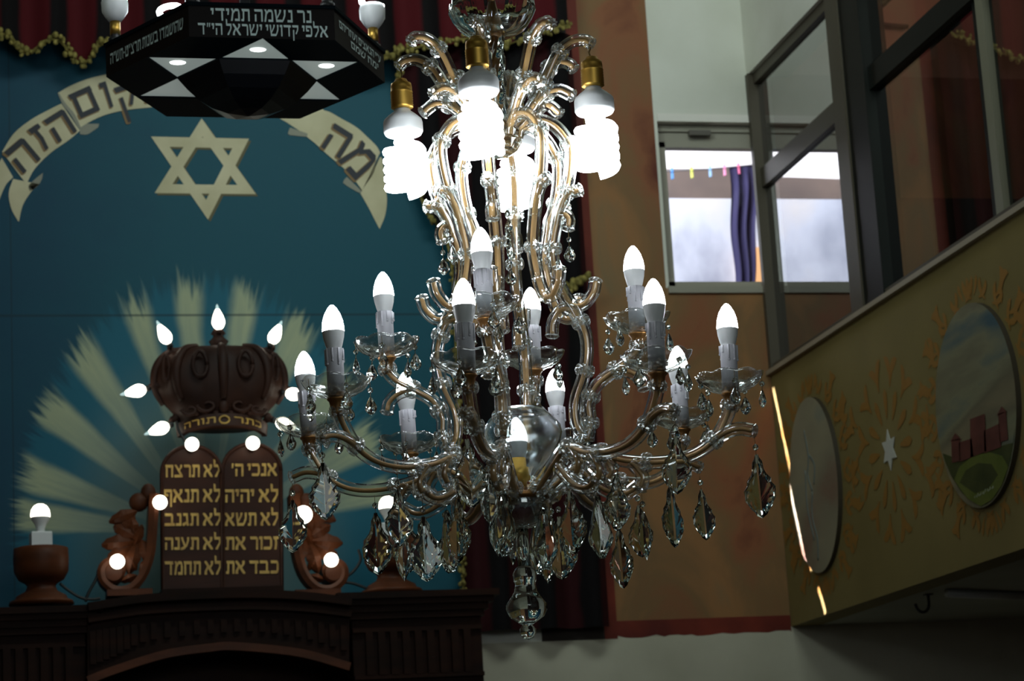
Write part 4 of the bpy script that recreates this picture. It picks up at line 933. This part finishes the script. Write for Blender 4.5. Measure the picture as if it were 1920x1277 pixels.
# drop crystals
def drop_mesh(L=.030, W=.0105, bead=True):
    k = MB(); z = 0
    k.sweep([(0, 0, .002), (0, 0, -.012)], circ(.0005, 4), 1, True)
    k.lathe([(0, -.009), (.0038, -.0115), (.0048, -.0145), (.0034, -.0175), (0, -.0195)], 8, 0, False, stag=True)
    k.sweep([(0, 0, -.019), (0, 0, -.026)], circ(.0005, 4), 1, True)
    t = -.024; Mx = Matrix.Diagonal((1, .62, 1, 1))
    k.lathe([(0, t), (W*.30, t-.10*L), (W*.62, t-.32*L), (W*.95, t-.56*L), (W*.92, t-.72*L), (W*.60, t-.88*L), (W*.25, t-.97*L), (0, t-L)], 10, 0, False, Mx, stag=True)
    o = k.build('crystal_drop', [M_crystal, M_wire]); me = o.data; bpy.data.objects.remove(o); return me
me_drop = drop_mesh()
def pend_mesh(kind, L, W, T=.006):
    """flat cut pendant hanging from the origin: 'leaf' has a scalloped rim, 'kite' plain facets"""
    k = MB()
    k.sweep([(0, 0, .003), (0, 0, -.009)], circ(.0005, 4), 1, True)
    k.lathe([(0, -.008), (.0042, -.011), (.0052, -.0145), (.0038, -.018), (0, -.020)], 8, 0, False, stag=True)
    k.sweep([(0, 0, -.019), (0, 0, -.028)], circ(.0005, 4), 1, True)
    t = -.026
    if kind == 'leaf': half = [(0, .10), (.05, .16), (.12, .30), (.18, .36), (.24, .34), (.32, .52), (.40, .72), (.46, .80), (.54, .94), (.62, 1.0), (.70, .90), (.76, .84), (.84, .60), (.90, .44), (.95, .30), (1.0, .0)]
    elif kind == 'spear': half = [(0, .12), (.05, .3), (.12, .46), (.2, .62), (.32, .86), (.45, 1.0), (.58, .98), (.70, .86), (.80, .62), (.9, .34), (1.0, 0)]
    else: half = [(0, .14), (.04, .24), (.2, .42), (.45, .72), (.62, .94), (.70, 1.0), (.80, .82), (.90, .5), (1.0, .22)]
    pts = [(W*.5*w_, t-L*h_) for h_, w_ in half]; ring = pts+[(-x, z) for x, z in pts[::-1] if abs(x) > 1e-6]
    n = len(ring)
    if kind == 'leaf': ring = [(x*(1.0 if i % 2 else 1.11), z) for i, (x, z) in enumerate(ring)]
    cz_ = t-L*.56; ctr = .72 if kind == 'kite' else .60
    ins = [(x*.66, cz_+(z-cz_)*.74) for x, z in ring]
    mid = [(x*.86, cz_+(z-cz_)*.90) for x, z in ring]
    vs = [Vector((x, 0, z)) for x, z in ring]
    for sgn in (-1, 1):
        vs += [Vector((x, sgn*T*.38*(1.0 if i % 2 else .7), z)) for i, (x, z) in enumerate(mid)]
        vs += [Vector((x, sgn*T*(ctr-(ctr-.36)*min(1, abs(x)/(W*.33))), z)) for x, z in ins]
        vs += [Vector((0, sgn*T*ctr, cz_+L*.28)), Vector((0, sgn*T*ctr, cz_-L*.18))]
    fs = []
    for q, sgn in enumerate((-1, 1)):
        m0 = n+q*(2*n+2); i0 = m0+n; c1 = i0+n; c2 = c1+1
        for i in range(n):
            j = (i+1) % n
            fs.append((i, j, m0+j, m0+i)); fs.append((m0+i, m0+j, i0+j, i0+i))
            c = c1 if ins[i][1]+ins[j][1] > 2*(cz_+L*.05) else c2
            fs.append((i0+i, i0+j, c))
        # ridge triangles joining the two centres
        for i in range(n):
            j = (i+1) % n
            a_ = ins[i][1]+ins[j][1] > 2*(cz_+L*.05); k_ = (j+1) % n; b_ = ins[j][1]+ins[k_][1] > 2*(cz_+L*.05)
            if a_ != b_: fs.append((i0+j, c1, c2))
    k.add(vs, fs, 0, False)
    o = k.build('crystal_pendant', [M_crystal, M_wire]); me = o.data; bpy.data.objects.remove(o); return me
me_leaf, me_leafL = pend_mesh('leaf', .090, .048), pend_mesh('leaf', .104, .056, .007)
me_kite, me_spear = pend_mesh('kite', .104, .042, .012), pend_mesh('spear', .080, .028, .007)
# candle with drip pan, as sub-parts of an arm; origin at the bottom of the pan
def pan_mesh():
    k = MB(); n = 48; rs = lambda a: .95+.05*abs(cos(4*a)); zs = lambda a: .0045*abs(cos(4*a))
    outer = [(.011, -.002), (.021, .000), (.031, .0035), (.040, .008), (.048, .014), (.0545, .021), (.0565, .0245)]
    inner = [(.0545, .0255), (.0520, .0215), (.0455, .0160), (.037, .0105), (.028, .0062), (.019, .0032), (.011, .0015)]
    P = outer+inner; vs = []
    for q, (r, z) in enumerate(P):
        for i in range(n):
            a = 2*pi*i/n; e = (q in (5, 6, 7, 8)); cut = (.0011 if (i+2*q) % 6 < 3 else -.0004) if q in (1, 2, 3, 4) else 0
            vs.append(Vector((r*(rs(a) if e else 1)*cos(a), r*(rs(a) if e else 1)*sin(a), z+(zs(a)*(1 if q in (6, 7) else .5) if e else 0)-cut)))
    m = len(P); fo = []; fi = []
    for q in range(m):
        for i in range(n):
            j = (i+1) % n; f = (q*n+i, q*n+j, ((q+1) % m)*n+j, ((q+1) % m)*n+i); (fo if q < 4 else fi).append(f)
    k.add(vs, fo, 0, False); o = len(k.v)-len(vs)
    for f in fi: k.f.append(list(f)); k.m.append(0); k.s.append(True)
    return k
_o = pan_mesh().build('drip_pan', M_pan); me_pan = _o.data; bpy.data.objects.remove(_o)
k = MB(); k.lathe([(.0137, .001), (.0137, .062), (.0142, .065), (.0142, .0755), (.013, .0765), (0, .0765)], 20, 0, True)
for i in range(9):
    a = 2*pi*i/9; L = random.uniform(.010, .026); c_ = Vector((.0140*cos(a), .0140*sin(a), 0))
    k.sweep([c_+Vector((0, 0, .0755)), c_+Vector((0, 0, .0755-L))], circ(.0019, 6), 0, True); k.ball(c_+Vector((0, 0, .0755-L)), .0024, 0, 6, 4)
_o = k.build('candle_sleeve', M_sleeve); me_slv = _o.data; bpy.data.objects.remove(_o)
k = MB(); k.lathe([(.0115, .0765), (.0135, .082), (.0165, .094), (.0176, .104)], 20, 1, True, cap=False)
k.lathe([(.0176, .104), (.0175, .110), (.0160, .121), (.0125, .132), (.0075, .141), (.003, .146), (0, .147)], 20, 0, True, cap=False)
_o = k.build('candle_bulb', [M_glowC, M_plastic]); me_blb = _o.data; bpy.data.objects.remove(_o)
k = MB(); k.lathe([(.008, -.030), (.0095, -.026), (.0085, -.022), (.0105, -.016), (.0125, -.008), (.0155, -.005), (.0155, -.0025), (.013, -.002)], 18, 0, True)
_o = k.build('socket_cup', M_bronze); me_cup = _o.data; bpy.data.objects.remove(_o)
def candle(arm, r, z, drops=5, a0=0):
    c = Vector((r, 0, z))
    tilt = (random.uniform(-.03, .03), random.uniform(-.03, .03), 0)
    for nm, me in (('drip_pan', me_pan), ('candle_sleeve', me_slv), ('candle_bulb', me_blb), ('socket_cup', me_cup)):
        o = put(nm, me, arm, c); o.rotation_euler = tilt if nm in ('candle_sleeve', 'candle_bulb') else (0, 0, 0)
    for i in range(drops):
        a = a0+2*pi*i/drops
        o = put('crystal_drop', me_drop, arm, c+Vector((.0525*cos(a), .0525*sin(a), .022))); o.rotation_euler = (random.uniform(-.06, .06), random.uniform(-.06, .06), random.uniform(0, 3))
A0_ = -23.4
def arms(proto, angs):
    for i, a in enumerate(angs):
        o = proto if i == 0 else copy_tree(proto, chand)
        o.rotation_euler = (0, 0, radians(a))
ang8 = [A0_+45*k for k in range(8)]; ang4 = [A0_+90*k for k in range(4)]; ang4d = [A0_+45+90*k for k in range(4)]

# main frames
k = MB()
rp_main = [(.030, 262), (.036, 245), (.060, 232), (.092, 244), (.115, 275), (.121, 305), (.112, 360), (.090, 425), (.079, 485), (.088, 545), (.113, 600), (.127, 650), (.121, 707), (.103, 762), (.102, 806), (.117, 838)]
Pm = clad(k, rp_main, 6)
Po = clad(k, [(.088, 545), (.103, 580), (.124, 585), (.142, 566), (.148, 545)], 6)
Pi = clad(k, [(.118, 612), (.104, 592), (.086, 592), (.073, 612), (.070, 634)], 6)
Pu = clad(k, [(.088, 430), (.096, 400), (.112, 378), (.130, 372)], 6)
Pd = clad(k, [(.094, 412), (.104, 414), (.110, 424), (.108, 438)], 5)
fr = k.build('frame_band', [M_gilt, M_tube], chand, LOCAL)
for P in (Po, Pi, Pu, Pd): end_ros(fr, P)
for q in (.29, .42, .53, .69, .80, .985): col_ros(fr, Pm, q)
arms(fr, ang4)
k = MB(); FRP = rp_main
Pm = clad(k, FRP[:10], 6); Pu = clad(k, [(.088, 430), (.096, 400), (.112, 378), (.130, 372)], 6); Po = clad(k, [(.088, 545), (.103, 580), (.124, 585), (.142, 566), (.148, 545)], 6)
fr2 = k.build('frame_band', [M_gilt, M_tube], chand, LOCAL); end_ros(fr2, Pu); end_ros(fr2, Po)
for q in (.48, .70, .90): col_ros(fr2, Pm, q)
arms(fr2, ang4d)
# lower arms
k = MB()
Pl = clad(k, [(.030, 937), (.060, 917), (.095, 888), (.130, 866), (.180, 884), (.240, 893), (.290, 886), (.328, 862), (.352, 822), (.360, 796), (.361, 786)], 7)
Pe = clad(k, [(.322, 868), (.345, 852), (.370, 846), (.392, 852)], 6)
P1 = clad(k, [(.190, 888), (.202, 905), (.207, 920), (.202, 936)], 5)
P2 = clad(k, [(.202, 930), (.175, 945), (.140, 932), (.105, 894)], 6)
P3 = clad(k, [(.140, 868), (.152, 886), (.156, 900), (.150, 914)], 5)
la = k.build('lower_arm', [M_gilt, M_tube], chand, LOCAL)
for P in (Pe, P1, P3): end_ros(la, P)
for q in (.08, .31, .46, .70, .88): col_ros(la, Pl, q)
candle(la, .361, zy(750)-.024)
def hang(arm, me, r, y, yaw, ty=0, nm='crystal_pendant'):
    if yaw is None: yaw = radians(-13.4)-arm.rotation_euler.z+random.uniform(-.9, .9)
    o = put(nm, me, arm, Vector((r, ty, zy(y)-.008))); o.rotation_euler = (random.uniform(-.05, .05), random.uniform(-.05, .05), yaw); return o
arms(la, [a-13.4 for a in (346, 37, 78, 122, 166, 220, 259, 308)])
arm_list = [o for o in chand.children if o.name.startswith('lower_arm')]
for i, arm in enumerate(arm_list):
    hang(arm, me_leaf if i % 3 else me_leafL, .394, 858, None)
    hang(arm, (me_leafL, me_leaf, me_spear, me_leaf)[i % 4], .250, 897, None)
    if i % 4 != 3: hang(arm, (me_spear, me_leafL)[i % 2], .203, 942, None)
    if i in (0, 2, 4, 5, 6, 7): hang(arm, (me_kite, me_leafL)[i % 2], .128, 905, None)
# upper candle arms
k = MB()
Pa = clad(k, [(.118, 838), (.124, 800), (.124, 770), (.139, 737), (.172, 712), (.198, 694), (.212, 675), (.213, 658)], 7)
Pc = clad(k, [(.172, 712), (.196, 718), (.212, 732), (.217, 748)], 6)
ua = k.build('upper_arm', [M_gilt, M_tube], chand, LOCAL)
end_ros(ua, Pc)
for q in (.14, .36, .58, .90): col_ros(ua, Pa, q)
candle(ua, .213, zy(619)-.024, 5, .4)
arms(ua, ang4)
# top arms
k = MB()
Pt = clad(k, [(.020, 250), (.048, 222), (.074, 185), (.091, 150), (.110, 115), (.134, 96), (.156, 95), (.166, 102)], 6)
Ps = clad(k, [(.064, 204), (.085, 186), (.108, 182), (.128, 194)], 6)
ta = k.build('top_arm', [M_gilt, M_tube], chand, LOCAL); end_ros(ta, Pt); end_ros(ta, Ps)
for q in (.36, .60): col_ros(ta, Pt, q)
col_ros(ta, Ps, .35)
arms(ta, ang8)
for o in [c for c in chand.children if c.name.startswith('frame_band')][::2]:
    d_ = put('crystal_drop', me_drop, o, Vector((.108, 0, zy(446))))
# top bowl, stem, ball
k = MB(); zb_ = zy(64); zr_ = zy(6)
k.lathe([(.018, zy(67)), (.040, zy(63)), (.056, zy(53)), (.066, zy(38)), (.0705, zy(22)), (.069, zy(6)), (.066, zy(5)), (.067, zy(21)), (.0625, zy(36)), (.053, zy(49)), (.038, zy(58)), (.018, zy(62))], 60, 0, True, None, lambda q, a: 1+(.07*abs(sin(6*a)) if q in (4, 5, 6, 7) else .035*abs(sin(6*a))))
k.build('top_bowl', M_bowl, chand, LOCAL)
k = MB(); n = 40; vs = []; m_ = 20; z0_, z1_ = zy(238), zy(66)
for j in range(n+1):
    t = j/n
    for i in range(m_):
        a = 2*pi*i/m_+t*5.0; r = .0165*(1+.14*cos(5*2*pi*i/m_)); vs.append(Vector((r*cos(a), r*sin(a), z0_+(z1_-z0_)*t)))
k.add(vs, [(j*m_+i, j*m_+(i+1) % m_, (j+1)*m_+(i+1) % m_, (j+1)*m_+i) for j in range(n) for i in range(m_)]+[tuple(range(m_))[::-1], tuple(range(n*m_, (n+1)*m_))], 0, True)
k.build('twisted_stem', M_bowl, chand, LOCAL)
k = MB(); k.lathe([(.004, zy(240)), (.004, zy(62))], 8); k.lathe([(.006, zy(8)), (.006, ZC-Z0-.01)], 8); k.lathe([(.004, zy(70)), (.02, zy(66)), (.02, zy(62)), (.006, zy(5))], 12); k.build('hanging_rod', M_bronze, chand, LOCAL)
k = MB(); k.lathe([(0, zy(297)), (.016, zy(294)), (.030, zy(284)), (.038, zy(268)), (.040, zy(252)), (.034, zy(240)), (.018, zy(236))], 28, 0, False, None, None, True); k.build('glass_ball', M_bowl, chand, LOCAL)
k = MB(); k.lathe([(.022, zy(252)), (.030, zy(248)), (.030, zy(236)), (.020, zy(232)), (.012, zy(228))], 24); k.build('top_hub', M_bronze, chand, LOCAL)
hang(chand, pend_mesh('leaf', .070, .052, .012), 0.006, 376, 1.1).name = 'centre_pendant'
put('crystal_drop', me_drop, chand, Vector((.006, 0, zy(478))))
# bottom: hub, vase, bulb, bowl, finial
k = MB(); k.lathe([(.012, zy(942)), (.046, zy(938)), (.048, zy(932)), (.046, zy(928)), (.014, zy(924)), (.014, zy(915))], 28); k.build('bottom_hub', M_bronze, chand, LOCAL)
k = MB(); MV = Matrix.Translation((.010, .0, 0))
po = [(.016, 906), (.020, 896), (.032, 876), (.050, 852), (.062, 832), (.066, 815), (.064, 800), (.055, 786), (.043, 775), (.039, 768)]
pi_ = [(.037, 768), (.041, 777), (.053, 789), (.0615, 802), (.0635, 815), (.0595, 831), (.047, 851), (.029, 876), (.016, 894)]
k.lathe([(r, zy(y)) for r, y in po+pi_], 40, 0, True, MV, lambda q, a: 1+.006*cos(16*a), cap=False); k.build('glass_vase', M_vase, chand, LOCAL)
k = MB(); k.lathe([(.012, zy(924)), (.013, zy(902)), (.017, zy(898)), (.017, zy(878)), (.0135, zy(876)), (.0135, zy(860)), (.011, zy(858))], 24); k.build('centre_socket', M_brass, chand, LOCAL)
zb_ = zy(860); k = MB(); Mx = Matrix.Translation((0, 0, zb_-.0765)); k.lathe([(.0115, .0765), (.0135, .082), (.0165, .094), (.0176, .104)], 20, 1, True, Mx, cap=False)
k.lathe([(.0176, .104), (.0175, .110), (.0160, .121), (.0125, .132), (.0075, .141), (.003, .146), (0, .147)], 20, 0, True, Mx, cap=False); k.build('centre_bulb', [M_glowC, M_plastic], chand, LOCAL)
k = MB(); k.lathe([(.046, zy(940)), (.0475, zy(950)), (.044, zy(968)), (.034, zy(982)), (.016, zy(990)), (.0, zy(991)), (.0, zy(988)), (.015, zy(986)), (.031, zy(978)), (.041, zy(966)), (.044, zy(950)), (.043, zy(940))], 32, 0, True, cap=False); k.build('bottom_bowl', M_shade, chand, LOCAL)
k = MB(); k.lathe([(.0105, zy(992)), (.0105, zy(1062))], 14, 0, True); k.build('finial_pipe', M_bowl, chand, LOCAL)
k = MB(); k.lathe([(.0, zy(1200)), (.008, zy(1197)), (.0135, zy(1188)), (.0135, zy(1179)), (.008, zy(1172)), (.016, zy(1166)), (.028, zy(1156)), (.0335, zy(1143)), (.033, zy(1134)), (.026, zy(1122)), (.019, zy(1110)), (.0165, zy(1096)), (.0185, zy(1088)), (.0195, zy(1076)), (.015, zy(1066)), (.010, zy(1062))], 28, 0, True, None, lambda q, a: 1+(.035*cos(14*a) if q in (6, 7, 8) else 0)); k.build('glass_finial', M_bowl, chand, LOCAL)
for i in range(4):                                   # pendants round the bottom hub
    a = radians(-76+20+(-62, -12, 34, 150)[i]); o = put('crystal_pendant', (me_spear, me_kite, me_leafL, me_spear)[i], chand, Vector((.062*cos(a), .062*sin(a), zy(930 if i % 2 else 945))))
    o.rotation_euler = (0, 0, radians(-13.4)+(1.2, .1, -.3, .8)[i])

# spiral bulbs hung from the top arms
labs = ['bright spiral bulb in brass socket hanging at the right of the chandelier top', 'bright spiral bulb hanging behind the chandelier cage, mostly hidden', 'bright spiral bulb in brass socket hanging at the left of the chandelier top', 'bright spiral bulb in brass socket hanging in front of the chandelier stem']
for i, a in enumerate(ang4):
    c = AX+Vector((.166*cos(radians(a)), .166*sin(radians(a)), Z0+zy(106)))
    t = thing('spiral_lamp', labs[i], 'lamp', c, 'spiral bulbs on the chandelier top', radians(a+60))
    k = MB(); k.sweep([(0, 0, -.004), (0, .004, -.012), (0, 0, -.024)], circ(.0016, 6), 0, True); k.build('hanging_wire', M_wire, t, LOCAL)
    k = MB(); k.lathe([(.004, -.020), (.010, -.022), (.0125, -.027), (.0175, -.030), (.0185, -.036), (.0185, -.044), (.0195, -.045)]+[(.0195-.0012*(j % 2), -.046-.0022*j) for j in range(13)]+[(.0165, -.074), (.0135, -.076)], 24, 0, True); k.build('brass_socket', M_brass, t, LOCAL)
    h_ = t; zs = -.076
    k = MB(); Mx = Matrix.Translation((0, 0, zs)) @ Matrix.Diagonal((1, 1, -1, 1)); k.lathe([(.0135, 0), (.015, .004), (.024, .011), (.0325, .019), (.034, .024), (.034, .040), (.031, .045), (0, .046)], 24, 0, True, Mx); k.build('ballast_housing', M_plastic, t, LOCAL)
    k = MB(); k.lathe([(.017, .045), (.017, .060), (.010, .066), (.008, .14)], 12, 0, True, Mx); P = []
    for s_ in (0, pi):
        P = [Vector((.012*cos(s_), .012*sin(s_), zs-.055))]
        n = 110
        for j in range(n+1):
            q = j/n; aa = s_+2*pi*2.6*q; rr_ = .030*min(1, .5+q*5); P.append(Vector((rr_*cos(aa), rr_*sin(aa), zs-.064-.082*q)))
        k.sweep(P, circ(.0078, 8), 0, True)
    k.build('spiral_tube', M_glowS, t, LOCAL)
